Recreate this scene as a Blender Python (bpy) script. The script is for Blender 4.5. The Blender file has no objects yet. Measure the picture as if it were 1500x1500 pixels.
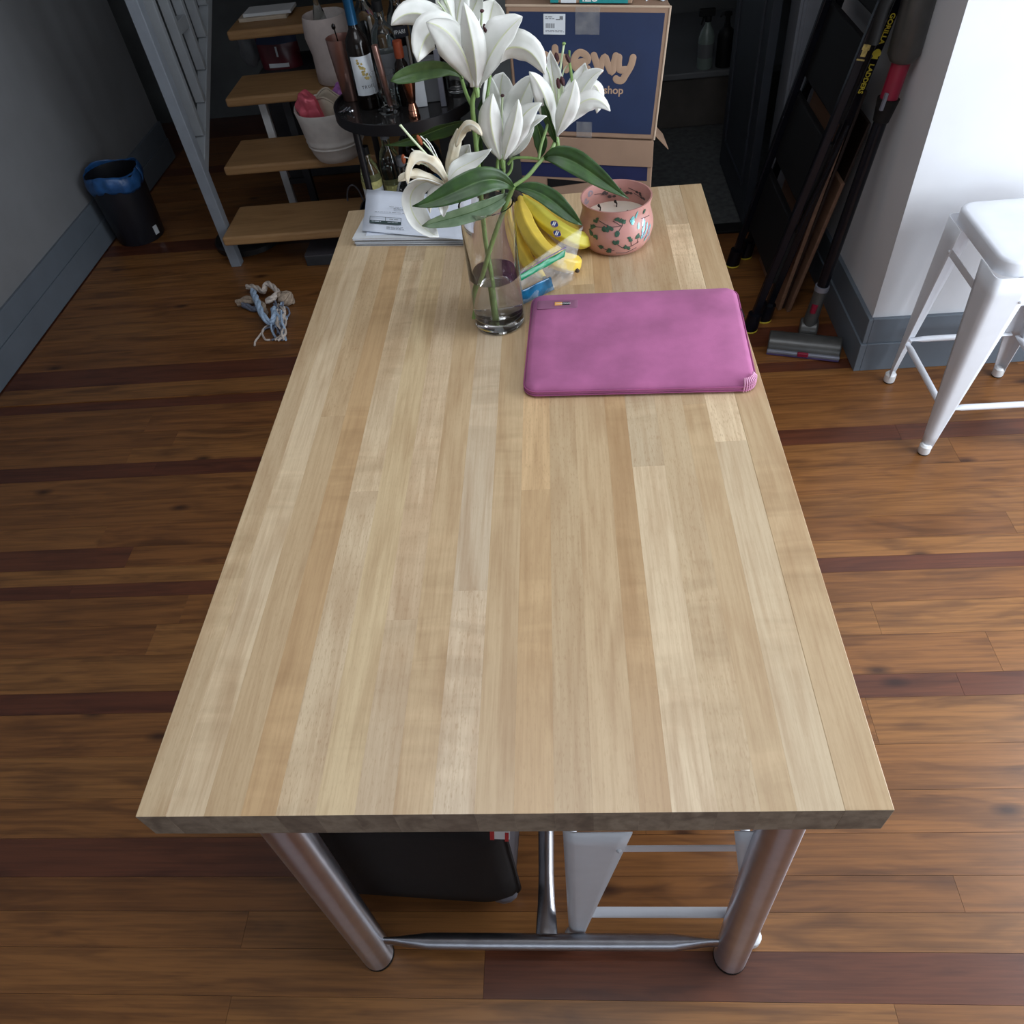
import bpy, math, random
import numpy as np
from mathutils import Vector, Matrix, Euler

random.seed(7)
PI = math.pi
C = bpy.context.scene.collection
SC = bpy.context.scene

# ------------------------------------------------------------------ camera
F_PX = 1114.2
CAM = Vector((0.110, -0.343, 1.663))
RIGHT = Vector((0.99550, 0.02500, -0.09150)).normalized()
FWD = Vector((-0.08520, 0.66800, -0.73920)).normalized()
RIGHT = (RIGHT - FWD * RIGHT.dot(FWD)).normalized()
UP = RIGHT.cross(FWD).normalized()
cam_d = bpy.data.cameras.new('camera')
cam_d.sensor_width = 36.0
cam_d.lens = 36.0 * F_PX / 1500.0
cam_d.clip_start = 0.02
cam = bpy.data.objects.new('camera', cam_d)
C.objects.link(cam)
cam.matrix_world = Matrix((
    (RIGHT.x, UP.x, -FWD.x, CAM.x),
    (RIGHT.y, UP.y, -FWD.y, CAM.y),
    (RIGHT.z, UP.z, -FWD.z, CAM.z),
    (0, 0, 0, 1)))
SC.camera = cam

# ------------------------------------------------------------------ world, daylight, exposure
w = bpy.data.worlds.new('daylight'); SC.world = w
w.use_nodes = True
bg = w.node_tree.nodes['Background']
bg.inputs[0].default_value = (0.72, 0.84, 1.0, 1)
bg.inputs[1].default_value = 1.0

WIN_R = dict(x=2.30, y0=-0.60, y1=1.30, z0=0.35, z1=2.25)      # window in the right wall
WIN_B = dict(y=-3.20, x0=-1.10, x1=1.30, z0=0.55, z1=2.30)     # window behind the camera
ADDED_SKY = dict(x0=-.55, x1=.75, y0=-.10, y1=1.00)                    # unseen roof light, added to brighten the table from above


def area(name, loc, rot, sx, sy, power, col):
    l = bpy.data.lights.new(name, 'AREA')
    l.shape = 'RECTANGLE'; l.size = sx; l.size_y = sy
    l.energy = power; l.color = col
    o = bpy.data.objects.new(name, l); C.objects.link(o)
    o.location = loc; o.rotation_euler = rot
    return o


area('window_daylight_right', (WIN_R['x'] - 0.03, (WIN_R['y0'] + WIN_R['y1']) / 2, (WIN_R['z0'] + WIN_R['z1']) / 2),
     (0, PI / 2, 0), WIN_R['z1'] - WIN_R['z0'], WIN_R['y1'] - WIN_R['y0'], 68, (0.86, 0.93, 1.0))
area('window_daylight_behind', ((WIN_B['x0'] + WIN_B['x1']) / 2, WIN_B['y'] + 0.03, (WIN_B['z0'] + WIN_B['z1']) / 2),
     (PI / 2, 0, 0), WIN_B['x1'] - WIN_B['x0'], WIN_B['z1'] - WIN_B['z0'], 6, (0.88, 0.94, 1.0))
area('added_overhead_fill', ((ADDED_SKY['x0'] + ADDED_SKY['x1']) / 2, (ADDED_SKY['y0'] + ADDED_SKY['y1']) / 2, 2.74), (0, 0, 0), ADDED_SKY['x1'] - ADDED_SKY['x0'], ADDED_SKY['y1'] - ADDED_SKY['y0'], 12, (0.95, 0.97, 1.0))  # fill lamp set in the added roof light
SC.view_settings.view_transform = 'Standard'
SC.view_settings.look = 'None'
SC.view_settings.gamma = 1.0
SC.view_settings.use_curve_mapping = False
SC.view_settings.exposure = 0.40


# ------------------------------------------------------------------ pixel rays to points of the room
def ray(px, py):
    return (RIGHT * ((px - 750) / F_PX) - UP * ((py - 750) / F_PX) + FWD)


def PZ(px, py, z):
    d = ray(px, py); return CAM + d * ((z - CAM.z) / d.z)


def PY(px, py, y):
    d = ray(px, py); return CAM + d * ((y - CAM.y) / d.y)


def PX(px, py, x):
    d = ray(px, py); return CAM + d * ((x - CAM.x) / d.x)


# ------------------------------------------------------------------ mesh helpers
class MB:
    def __init__(s):
        s.v = []; s.f = []; s.mi = []

    def add(s, vs, fs, m=0):
        b = len(s.v)
        s.v += [Vector(p) for p in vs]
        s.f += [tuple(i + b for i in f) for f in fs]
        s.mi += [m] * len(fs)
        return s

    def box(s, x0, x1, y0, y1, z0, z1, M=None, m=0):
        vs = [Vector((x, y, z)) for z in (z0, z1) for y in (y0, y1) for x in (x0, x1)]
        if M: vs = [M @ p for p in vs]
        return s.add(vs, [(0, 2, 3, 1), (4, 5, 7, 6), (0, 1, 5, 4), (2, 6, 7, 3), (0, 4, 6, 2), (1, 3, 7, 5)], m)

    def hexa(s, b, t, m=0):
        """four bottom points, four top points (counter-clockwise seen from above)"""
        return s.add(list(b) + list(t), [(3, 2, 1, 0), (4, 5, 6, 7), (0, 1, 5, 4), (1, 2, 6, 5), (2, 3, 7, 6), (3, 0, 4, 7)], m)

    def tube(s, pts, r, n=10, caps=True, flat=None, m=0):
        pts = [Vector(p) for p in pts]; k = len(pts)
        rs = r if isinstance(r, (list, tuple)) else [r] * k
        t0 = (pts[1] - pts[0]).normalized()
        a = t0.orthogonal().normalized() if flat is None else Vector(flat).normalized()
        vs = []
        for i, p in enumerate(pts):
            if i == 0: t = t0
            elif i == k - 1: t = (pts[i] - pts[i - 1]).normalized()
            else: t = ((pts[i + 1] - p).normalized() + (p - pts[i - 1]).normalized()).normalized()
            a = (a - t * a.dot(t)).normalized(); b = t.cross(a)
            ri = rs[i]; ra, rb = ri if isinstance(ri, (tuple, list)) else (ri, ri)
            for j in range(n):
                q = 2 * PI * j / n
                vs.append(p + a * (math.cos(q) * ra) + b * (math.sin(q) * rb))
        fs = [(i * n + j, i * n + (j + 1) % n, (i + 1) * n + (j + 1) % n, (i + 1) * n + j) for i in range(k - 1) for j in range(n)]
        if caps:
            fs.append(tuple(reversed(range(n)))); fs.append(tuple(range((k - 1) * n, k * n)))
        return s.add(vs, fs, m)

    def lathe(s, prof, c=(0, 0, 0), n=32, M=None, cap0=True, cap1=True, m=0, wob=None):
        c = Vector(c); vs = []
        for i, (r, z) in enumerate(prof):
            for j in range(n):
                q = 2 * PI * j / n
                rr = r * (wob(q, i / max(1, len(prof) - 1)) if wob else 1)
                p = Vector((rr * math.cos(q), rr * math.sin(q), z))
                vs.append((M @ p if M else p) + c)
        k = len(prof)
        fs = [(i * n + j, i * n + (j + 1) % n, (i + 1) * n + (j + 1) % n, (i + 1) * n + j) for i in range(k - 1) for j in range(n)]
        if cap0: fs.append(tuple(reversed(range(n))))
        if cap1: fs.append(tuple(range((k - 1) * n, k * n)))
        return s.add(vs, fs, m)

    def grid(s, fn, nu, nv, m=0):
        vs = [fn(i / (nu - 1), j / (nv - 1)) for i in range(nu) for j in range(nv)]
        fs = [(i * nv + j, (i + 1) * nv + j, (i + 1) * nv + j + 1, i * nv + j + 1) for i in range(nu - 1) for j in range(nv - 1)]
        return s.add(vs, fs, m)

    def ball(s, c, r, sc=(1, 1, 1), n=12, k=8, M=None, m=0):
        pr = [(max(1e-4, r * math.sin(PI * i / k)), -r * math.cos(PI * i / k)) for i in range(k + 1)]
        S = Matrix.Diagonal((sc[0], sc[1], sc[2]))
        MM = (M @ S) if M else S
        return s.lathe(pr, c, n, MM, m=m)

    def poly(s, pts, m=0):
        return s.add(pts, [tuple(range(len(pts)))], m)

    def prism(s, pts, h, m=0):
        """extrude an outline of 3-D points along vector h"""
        n = len(pts); h = Vector(h); pts = [Vector(p) for p in pts]
        vs = pts + [p + h for p in pts]
        fs = [tuple(reversed(range(n))), tuple(range(n, 2 * n))] + [(i, (i + 1) % n, n + (i + 1) % n, n + i) for i in range(n)]
        return s.add(vs, fs, m)


ORG = {}


def obj(name, mb, mats, parent=None, smooth=35, bevel=0, bseg=2, sub=0, solid=0, origin=None, kind=None):
    me = bpy.data.meshes.new(name)
    o0 = Vector(origin) if origin is not None else (ORG.get(parent.name, Vector((0, 0, 0))) if parent else Vector((0, 0, 0)))
    me.from_pydata([tuple(p - o0) for p in mb.v], [], mb.f)
    if not isinstance(mats, (list, tuple)): mats = [mats]
    for m in mats: me.materials.append(m)
    if any(mb.mi): me.polygons.foreach_set('material_index', mb.mi)
    if smooth:
        me.polygons.foreach_set('use_smooth', [True] * len(me.polygons))
        me.set_sharp_from_angle(angle=math.radians(smooth))
    me.update()
    o = bpy.data.objects.new(name, me); C.objects.link(o)
    if parent:
        o.parent = parent
        if origin is not None: o.location = Vector(origin) - ORG[parent.name]
    else:
        o.location = o0
    ORG[o.name] = o0
    if solid:
        md = o.modifiers.new('thickness', 'SOLIDIFY'); md.thickness = solid; md.offset = 0
    if bevel:
        md = o.modifiers.new('edge', 'BEVEL'); md.width = bevel; md.segments = bseg; md.limit_method = 'ANGLE'; md.angle_limit = math.radians(40)
    if sub:
        md = o.modifiers.new('smooth', 'SUBSURF'); md.levels = sub; md.render_levels = sub
    if kind: o['kind'] = kind
    return o


def thing(name, label, cat, loc=(0, 0, 0), group=None):
    o = bpy.data.objects.new(name, None); C.objects.link(o)
    o.empty_display_size = 0.05
    o.location = loc; ORG[o.name] = Vector(loc)
    o['label'] = label; o['category'] = cat
    if group: o['group'] = group
    return o


def tag(o, label, cat, group=None):
    o['label'] = label; o['category'] = cat
    if group: o['group'] = group
    return o


def struct(name, mb, m, parent=None, **k):
    o = obj(name, mb, m, parent, **k)
    if not parent: o['kind'] = 'structure'
    return o


def copy_tree(o, parent=None):
    c = o.copy(); C.objects.link(c)
    if parent: c.parent = parent
    for ch in list(o.children): copy_tree(ch, c)
    return c


def text_mb(mb, body, size, M, offset=0.0, align='CENTER', space=1.0, m=0):
    """writing laid out in the local XY plane of M"""
    cu = bpy.data.curves.new('writing', 'FONT')
    cu.body = body; cu.size = size; cu.offset = offset; cu.align_x = align; cu.align_y = 'CENTER'
    cu.resolution_u = 3; cu.space_character = space
    ob = bpy.data.objects.new('writing', cu); C.objects.link(ob)
    dg = bpy.context.evaluated_depsgraph_get()
    me = bpy.data.meshes.new_from_object(ob.evaluated_get(dg))
    mb.add([M @ v.co for v in me.vertices], [tuple(p.vertices) for p in me.polygons], m)
    bpy.data.objects.remove(ob); bpy.data.curves.remove(cu); bpy.data.meshes.remove(me)
    return mb


def frame(o, x, y):
    """matrix with origin o, X along x, Y along y"""
    x = Vector(x).normalized(); z = x.cross(Vector(y)).normalized(); y = z.cross(x)
    return Matrix(((x.x, y.x, z.x, o[0]), (x.y, y.y, z.y, o[1]), (x.z, y.z, z.z, o[2]), (0, 0, 0, 1)))


def bez(p, t):
    a, b, c, d = p; u = 1 - t
    return a * (u * u * u) + b * (3 * u * u * t) + c * (3 * u * t * t) + d * (t * t * t)


def curve_pts(pts, n):
    """smooth polyline through points (Catmull-Rom)"""
    pts = [Vector(p) for p in pts]
    P = [pts[0] * 2 - pts[1]] + pts + [pts[-1] * 2 - pts[-2]]
    out = []
    segs = len(pts) - 1
    for i in range(segs):
        a, b, c, d = P[i:i + 4]
        for k in range(n):
            t = k / n
            out.append(0.5 * ((2 * b) + (c - a) * t + (2 * a - 5 * b + 4 * c - d) * t * t + (3 * b - a - 3 * c + d) * t ** 3))
    out.append(pts[-1])
    return out


# ------------------------------------------------------------------ materials
def new_mat(name):
    m = bpy.data.materials.new(name); m.use_nodes = True
    return m, m.node_tree.nodes, m.node_tree.links, m.node_tree.nodes['Principled BSDF']


def ramp(N, stops):
    r = N.new('ShaderNodeValToRGB')
    e = r.color_ramp.elements
    while len(e) < len(stops): e.new(0.5)
    for i, (p, c) in enumerate(stops):
        e[i].position = p; e[i].color = (*c, 1)
    return r


def mat(name, col, rough=0.5, metal=0.0, var=0.12, scale=20.0, bump=0.0, bscale=None, spec=0.5, coat=0, trans=0, sss=0, alpha=1, stretch=None, sheen=0, ior=None):
    m, N, L, B = new_mat(name)
    tc = N.new('ShaderNodeTexCoord'); mp = N.new('ShaderNodeMapping')
    L.new(tc.outputs['Object'], mp.inputs[0])
    if stretch: mp.inputs['Scale'].default_value = stretch
    nz = N.new('ShaderNodeTexNoise'); nz.inputs['Scale'].default_value = scale; nz.inputs['Detail'].default_value = 4
    L.new(mp.outputs[0], nz.inputs[0])
    lo = tuple(c * (1 - var) for c in col); hi = tuple(min(1, c * (1 + var)) for c in col)
    r = ramp(N, [(0.3, lo), (0.7, hi)])
    L.new(nz.outputs[0], r.inputs[0]); L.new(r.outputs[0], B.inputs['Base Color'])
    B.inputs['Roughness'].default_value = rough; B.inputs['Metallic'].default_value = metal
    B.inputs['Specular IOR Level'].default_value = spec
    B.inputs['Coat Weight'].default_value = coat
    B.inputs['Transmission Weight'].default_value = trans
    B.inputs['Subsurface Weight'].default_value = sss
    B.inputs['Sheen Weight'].default_value = sheen
    if sss: B.inputs['Subsurface Radius'].default_value = (0.01, 0.008, 0.005)
    B.inputs['Alpha'].default_value = alpha
    if ior: B.inputs['IOR'].default_value = ior
    if bump:
        n2 = N.new('ShaderNodeTexNoise'); n2.inputs['Scale'].default_value = bscale or scale * 4; n2.inputs['Detail'].default_value = 3
        L.new(mp.outputs[0], n2.inputs[0])
        bp = N.new('ShaderNodeBump'); bp.inputs['Strength'].default_value = bump; bp.inputs['Distance'].default_value = 0.004
        L.new(n2.outputs[0], bp.inputs['Height']); L.new(bp.outputs[0], B.inputs['Normal'])
    return m


def wood(name, tints, grain, axis='Y', rough=0.4, fine=220.0, knots=None, spec=0.5, figure=0.0, grain_amt=(.38, .36), own=False):
    """tints: list of base colours picked by each piece's own random number; grain: darker streak colour"""
    m, N, L, B = new_mat(name)
    tc = N.new('ShaderNodeTexCoord'); oi = N.new('ShaderNodeObjectInfo')
    off = N.new('ShaderNodeVectorMath'); off.operation = 'MULTIPLY_ADD'
    cx = N.new('ShaderNodeCombineXYZ')
    for i in range(3): L.new(oi.outputs['Random'], cx.inputs[i])
    off.inputs[1].default_value = (13.1, 27.7, 7.3)
    L.new(cx.outputs[0], off.inputs[0]); L.new(tc.outputs['Object'], off.inputs[2])
    mp = N.new('ShaderNodeMapping'); L.new(off.outputs[0], mp.inputs[0])
    mp.inputs['Scale'].default_value = (1, 0.03, 1) if axis == 'Y' else (0.03, 1, 1)
    mp2 = N.new('ShaderNodeMapping'); L.new(off.outputs[0], mp2.inputs[0])
    mp2.inputs['Scale'].default_value = (1, 0.14, 1) if axis == 'Y' else (0.14, 1, 1)
    base = ramp(N, [(i / max(1, len(tints) - 1), c) for i, c in enumerate(tints)])
    base.color_ramp.interpolation = 'LINEAR'
    wn = N.new('ShaderNodeTexWhiteNoise'); wn.noise_dimensions = '1D'; L.new(oi.outputs['Random'], wn.inputs['W'])
    L.new(wn.outputs['Value'], base.inputs[0])
    class _S: pass
    if own:
        base = _S(); base.outputs = [oi.outputs['Color']]
    n1 = N.new('ShaderNodeTexNoise'); n1.inputs['Scale'].default_value = fine; n1.inputs['Detail'].default_value = 5; n1.inputs['Roughness'].default_value = 0.65
    L.new(mp.outputs[0], n1.inputs[0])
    r1 = ramp(N, [(0.42, (0, 0, 0)), (0.75, (1, 1, 1))]); L.new(n1.outputs[0], r1.inputs[0])
    n2 = N.new('ShaderNodeTexNoise'); n2.inputs['Scale'].default_value = 22; n2.inputs['Detail'].default_value = 3; n2.inputs['Distortion'].default_value = 1.2
    L.new(mp2.outputs[0], n2.inputs[0])
    r2 = ramp(N, [(0.45, (0, 0, 0)), (0.72, (1, 1, 1))]); L.new(n2.outputs[0], r2.inputs[0])
    mx = N.new('ShaderNodeMix'); mx.data_type = 'RGBA'
    mul = N.new('ShaderNodeMath'); mul.operation = 'MULTIPLY'; mul.inputs[1].default_value = grain_amt[0]
    L.new(r1.outputs[0], mul.inputs[0]); L.new(mul.outputs[0], mx.inputs[0])
    L.new(base.outputs[0], mx.inputs[6]); mx.inputs[7].default_value = (*grain, 1)
    mx2 = N.new('ShaderNodeMix'); mx2.data_type = 'RGBA'
    mul2 = N.new('ShaderNodeMath'); mul2.operation = 'MULTIPLY'; mul2.inputs[1].default_value = grain_amt[1]
    L.new(r2.outputs[0], mul2.inputs[0]); L.new(mul2.outputs[0], mx2.inputs[0])
    L.new(mx.outputs[2], mx2.inputs[6]); mx2.inputs[7].default_value = (*grain, 1)
    last = mx2.outputs[2]
    if figure:
        # cross figure (curly maple): broad bands across the grain, strong on some pieces only
        mp3 = N.new('ShaderNodeMapping'); L.new(off.outputs[0], mp3.inputs[0]); mp3.inputs['Scale'].default_value = (6, 26, 6)
        n3 = N.new('ShaderNodeTexNoise'); n3.inputs['Scale'].default_value = 1; n3.inputs['Detail'].default_value = 3; n3.inputs['Distortion'].default_value = .8
        L.new(mp3.outputs[0], n3.inputs[0])
        r3 = ramp(N, [(0.35, (1.10, 1.10, 1.09)), (0.65, (0.91, 0.89, 0.86))]); L.new(n3.outputs[0], r3.inputs[0])
        mk = N.new('ShaderNodeTexNoise'); mk.inputs['Scale'].default_value = 3.0; mk.inputs['Detail'].default_value = 0
        L.new(off.outputs[0], mk.inputs[0])
        rk = ramp(N, [(0.5, (0.12, 0.12, 0.12)), (0.68, (1, 1, 1))]); L.new(mk.outputs[0], rk.inputs[0])
        fm = N.new('ShaderNodeMath'); fm.operation = 'MULTIPLY'; fm.inputs[1].default_value = figure; L.new(rk.outputs[0], fm.inputs[0])
        m3 = N.new('ShaderNodeMix'); m3.data_type = 'RGBA'; m3.blend_type = 'MULTIPLY'
        L.new(fm.outputs[0], m3.inputs[0]); L.new(last, m3.inputs[6]); L.new(r3.outputs[0], m3.inputs[7])
        last = m3.outputs[2]
        # short flecks along the grain
        mp4 = N.new('ShaderNodeMapping'); L.new(off.outputs[0], mp4.inputs[0]); mp4.inputs['Scale'].default_value = (1, .22, 1)
        n4 = N.new('ShaderNodeTexNoise'); n4.inputs['Scale'].default_value = 420; n4.inputs['Detail'].default_value = 2
        L.new(mp4.outputs[0], n4.inputs[0])
        r4 = ramp(N, [(0.56, (0, 0, 0)), (0.70, (1, 1, 1))]); L.new(n4.outputs[0], r4.inputs[0])
        f4_ = N.new('ShaderNodeMath'); f4_.operation = 'MULTIPLY'; L.new(r4.outputs[0], f4_.inputs[0])
        w4 = N.new('ShaderNodeMapRange'); w4.inputs[1].default_value = .3; w4.inputs[3].default_value = .10; w4.inputs[4].default_value = .36
        L.new(wn.outputs['Value'], w4.inputs[0]); L.new(w4.outputs[0], f4_.inputs[1])
        m5 = N.new('ShaderNodeMix'); m5.data_type = 'RGBA'; L.new(f4_.outputs[0], m5.inputs[0]); L.new(last, m5.inputs[6]); m5.inputs[7].default_value = (*grain, 1)
        last = m5.outputs[2]
    if knots:
        v = N.new('ShaderNodeTexVoronoi'); v.voronoi_dimensions = '2D'; v.inputs['Scale'].default_value = 2.6; v.inputs['Randomness'].default_value = 1
        mpk = N.new('ShaderNodeMapping'); mpk.inputs['Scale'].default_value = (0.55, 1.3, 1) if axis == 'X' else (1.3, 0.55, 1)
        L.new(off.outputs[0], mpk.inputs[0]); L.new(mpk.outputs[0], v.inputs[0])
        rk2 = ramp(N, [(0.012, (1, 1, 1)), (0.060, (0, 0, 0))]); L.new(v.outputs['Distance'], rk2.inputs[0])
        m4 = N.new('ShaderNodeMix'); m4.data_type = 'RGBA'
        mu = N.new('ShaderNodeMath'); mu.operation = 'MULTIPLY'; mu.inputs[1].default_value = 0.85; L.new(rk2.outputs[0], mu.inputs[0])
        L.new(mu.outputs[0], m4.inputs[0]); L.new(last, m4.inputs[6]); m4.inputs[7].default_value = (*knots, 1)
        last = m4.outputs[2]
    L.new(last, B.inputs['Base Color'])
    B.inputs['Roughness'].default_value = rough; B.inputs['Specular IOR Level'].default_value = spec
    bp = N.new('ShaderNodeBump'); bp.inputs['Strength'].default_value = 0.12; bp.inputs['Distance'].default_value = 0.001
    L.new(n1.outputs[0], bp.inputs['Height']); L.new(bp.outputs[0], B.inputs['Normal'])
    return m


def film(name, col, amount, rough=0.15):
    """thin clear or tinted plastic: mostly see-through with a glossy skin"""
    m, N, L, B = new_mat(name)
    B.inputs['Base Color'].default_value = (*col, 1); B.inputs['Roughness'].default_value = rough
    tr = N.new('ShaderNodeBsdfTransparent'); mix = N.new('ShaderNodeMixShader')
    nz = N.new('ShaderNodeTexNoise'); nz.inputs['Scale'].default_value = 30; nz.inputs['Detail'].default_value = 5
    tc = N.new('ShaderNodeTexCoord'); L.new(tc.outputs['Object'], nz.inputs[0])
    r = ramp(N, [(0.35, (amount * 0.6,) * 3), (0.75, (min(1, amount * 1.7),) * 3)]); L.new(nz.outputs[0], r.inputs[0])
    L.new(r.outputs[0], mix.inputs[0]); L.new(tr.outputs[0], mix.inputs[1]); L.new(B.outputs[0], mix.inputs[2])
    L.new(mix.outputs[0], N['Material Output'].inputs[0])
    bp = N.new('ShaderNodeBump'); bp.inputs['Strength'].default_value = 0.35; bp.inputs['Distance'].default_value = 0.004
    L.new(nz.outputs[0], bp.inputs['Height']); L.new(bp.outputs[0], B.inputs['Normal'])
    return m


def glass(name, col=(1, 1, 1), ior=1.45, rough=0.0):
    m, N, L, B = new_mat(name)
    nz = N.new('ShaderNodeTexNoise'); nz.inputs['Scale'].default_value = 8
    r = ramp(N, [(0.3, tuple(c * 0.97 for c in col)), (0.7, col)]); L.new(nz.outputs[0], r.inputs[0])
    L.new(r.outputs[0], B.inputs['Base Color'])
    B.inputs['Transmission Weight'].default_value = 1; B.inputs['Roughness'].default_value = rough; B.inputs['IOR'].default_value = ior
    return m


def petal_mat(name, col, back, translucent=0.35):
    """thin plant tissue: lets some light through, faint veins along the length"""
    m, N, L, B = new_mat(name)
    tc = N.new('ShaderNodeTexCoord')
    nz = N.new('ShaderNodeTexNoise'); nz.inputs['Scale'].default_value = 45; nz.inputs['Detail'].default_value = 4
    L.new(tc.outputs['Object'], nz.inputs[0])
    r = ramp(N, [(0.35, back), (0.65, col)]); L.new(nz.outputs[0], r.inputs[0])
    L.new(r.outputs[0], B.inputs['Base Color']); B.inputs['Roughness'].default_value = 0.45
    tl = N.new('ShaderNodeBsdfTranslucent'); L.new(r.outputs[0], tl.inputs[0])
    mix = N.new('ShaderNodeMixShader'); mix.inputs[0].default_value = translucent
    L.new(B.outputs[0], mix.inputs[1]); L.new(tl.outputs[0], mix.inputs[2])
    L.new(mix.outputs[0], N['Material Output'].inputs[0])
    return m


M = {}
M['stave'] = wood('maple_stave', [(.60, .455, .30), (.45, .31, .18), (.57, .42, .265), (.50, .35, .205), (.66, .515, .36), (.42, .285, .16), (.54, .385, .23), (.61, .46, .305)], (.33, .185, .085), 'Y', rough=0.38, fine=200, figure=0.95, grain_amt=(.42, .42), own=True)
M['endgrain'] = wood('maple_end_grain', [(.30, .235, .175), (.34, .27, .20), (.26, .20, .15)], (.10, .07, .05), 'Y', rough=0.6, fine=60, grain_amt=(.6, .6))
M['plank'] = wood('pine_plank', [(.265, .108, .031), (.21, .083, .024), (.30, .130, .038), (.24, .094, .027), (.28, .118, .034)], (.045, .015, .006), 'X', rough=0.33, fine=120, knots=(.03, .010, .005), grain_amt=(.62, .60))
M['plank_red'] = wood('red_pine_plank', [(.13, .040, .018), (.115, .035, .016), (.145, .048, .021)], (.035, .010, .006), 'X', rough=0.33, fine=120, knots=(.025, .008, .005), grain_amt=(.6, .6))
M['tread'] = wood('stair_tread_wood', [(.36, .20, .085), (.40, .23, .10)], (.18, .085, .03), 'X', rough=0.5, fine=150)
M['subfloor'] = mat('dark_gap', (.02, .009, .004), 0.8)
M['steel'] = mat('brushed_steel', (.42, .42, .45), 0.27, 1.0, var=0.1, scale=30, bump=0.04, bscale=300)
def aniso(m, axis, amt=.9, rot=0.0, rough=.3):
    N = m.node_tree.nodes; B = N['Principled BSDF']
    tg = N.new('ShaderNodeTangent'); tg.direction_type = 'RADIAL'; tg.axis = axis
    m.node_tree.links.new(tg.outputs[0], B.inputs['Tangent'])
    B.inputs['Anisotropic'].default_value = amt; B.inputs['Anisotropic Rotation'].default_value = rot
    B.inputs['Roughness'].default_value = rough
    return m


M['leg_steel'] = aniso(mat('brushed_leg_steel', (.70, .70, .76), 0.3, 1.0, var=0.06, scale=30), 'Z', .92, .25, .29)
M['bar_steel'] = mat('brushed_bar_steel', (.36, .36, .39), 0.34, 1.0, var=0.1, scale=30, bump=0.04, bscale=300)
M['rail'] = mat('grey_painted_steel', (.22, .245, .28), 0.45, 0.0, var=0.06)
M['rail2'] = mat('pale_grey_painted_steel', (.26, .28, .30), 0.5, 0.0, var=0.06)
M['wall'] = mat('grey_wall_paint', (.40, .41, .44), 0.75, var=0.04, scale=6, bump=0.05, bscale=60)
M['wall_white'] = mat('white_wall_paint', (.66, .67, .70), 0.7, var=0.03, scale=6)
M['wall_dim'] = mat('dimmed_grey_wall', (.20, .205, .215), 0.75, var=0.05, scale=6)  # wall tone darkened for the weak light at the left and less bounce
M['wall_dark'] = mat('slate_wall_paint', (.12, .13, .135), 0.75, var=0.2, scale=5)
M['base'] = mat('slate_baseboard_paint', (.125, .15, .18), 0.5, var=0.06, scale=9)
M['casing'] = mat('grey_casing_paint', (.17, .185, .215), 0.55, var=0.06)
M['door'] = mat('navy_door_paint', (.020, .025, .034), 0.5, var=0.12)
M['ceiling'] = mat('ceiling_white', (.55, .54, .53), 0.9, var=0.03)
M['tile'] = mat('small_grey_tile', (.085, .09, .09), 0.55, var=0.35, scale=38)
M['black'] = mat('black_painted_metal', (.008, .008, .010), 0.36, var=0.2)
M['blackgloss'] = mat('glossy_black_rail', (.004, .0045, .008), 0.25, var=0.2, spec=.3)
M['blackmat'] = mat('matt_black_plastic', (.005, .005, .0055), 0.6, var=0.2, spec=.3)
M['yellow'] = mat('yellow_print', (.62, .50, .04), 0.5, var=0.1)
M['white'] = mat('white_powder_coat', (.70, .72, .77), 0.32, var=0.03)
M['whiteplastic'] = mat('white_plastic', (.78, .79, .80), 0.4, var=0.03)
M['felt'] = mat('off_white_stoneware', (.60, .565, .53), 0.8, var=0.07, scale=30, bump=0.15, bscale=240)
M['feltpink'] = mat('blush_stoneware', (.56, .48, .45), 0.8, var=0.07, scale=30, bump=0.15, bscale=240)
M['paperbag'] = mat('beige_paper', (.50, .42, .33), 0.8, var=0.12, scale=18, bump=0.4, bscale=40)
M['pinkfoil'] = mat('pink_foil', (.72, .13, .18), 0.25, 0.25, var=0.15, scale=25, bump=0.3, bscale=50)
M['purple'] = mat('purple_foil', (.40, .15, .45), 0.3, 0.2, var=0.2)
M['pink'] = mat('pink_neoprene', (.40, .120, .265), 0.8, var=0.19, scale=11, bump=0.12, bscale=700, sheen=0.08, spec=.25)
M['pinkdark'] = mat('mauve_strap', (.27, .105, .19), 0.6, var=0.1)
M['pinkpiping'] = mat('magenta_piping', (.33, .075, .20), 0.55, var=0.1)
M['orange'] = mat('orange_print', (.85, .42, .10), 0.5, var=0.05)
M['blackprint'] = mat('black_print', (.02, .022, .03), 0.5, var=0.05)
M['whiteprint'] = mat('white_print', (.75, .77, .78), 0.5, var=0.03)
M['paper'] = mat('white_paper', (.72, .77, .87), 0.7, var=0.03)
M['paper2'] = mat('warm_white_paper', (.64, .66, .68), 0.7, var=0.04)
M['ink'] = mat('grey_ink', (.16, .17, .19), 0.7, var=0.15)
M['inkdark'] = mat('dark_green_ink', (.035, .06, .06), 0.7, var=0.1)
M['kraft'] = mat('kraft_cardboard', (.31, .20, .135), 0.8, var=0.07, scale=12, bump=0.05, bscale=150)
M['kraftlight'] = mat('cut_cardboard_edge', (.50, .38, .28), 0.8, var=0.08)
M['navy'] = mat('navy_box_print', (.014, .028, .080), 0.6, var=0.12, scale=9, bump=0.05, bscale=150)
M['navy2'] = mat('deep_navy_band', (.010, .015, .068), 0.6, var=0.1)
M['tanprint'] = mat('tan_box_print', (.42, .28, .19), 0.7, var=0.06)
M['tape'] = film('clear_tape', (.5, .5, .5), 0.16, 0.25)
M['teal'] = mat('teal_print', (.015, .24, .25), 0.5, var=0.08)
M['glass'] = glass('clear_glass', (1, 1, 1), 1.45)
M['water'] = glass('water', (.985, .99, .985), 1.33)
M['bottleglass'] = glass('pale_bottle_glass', (.80, .88, .86), 1.45)
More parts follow.
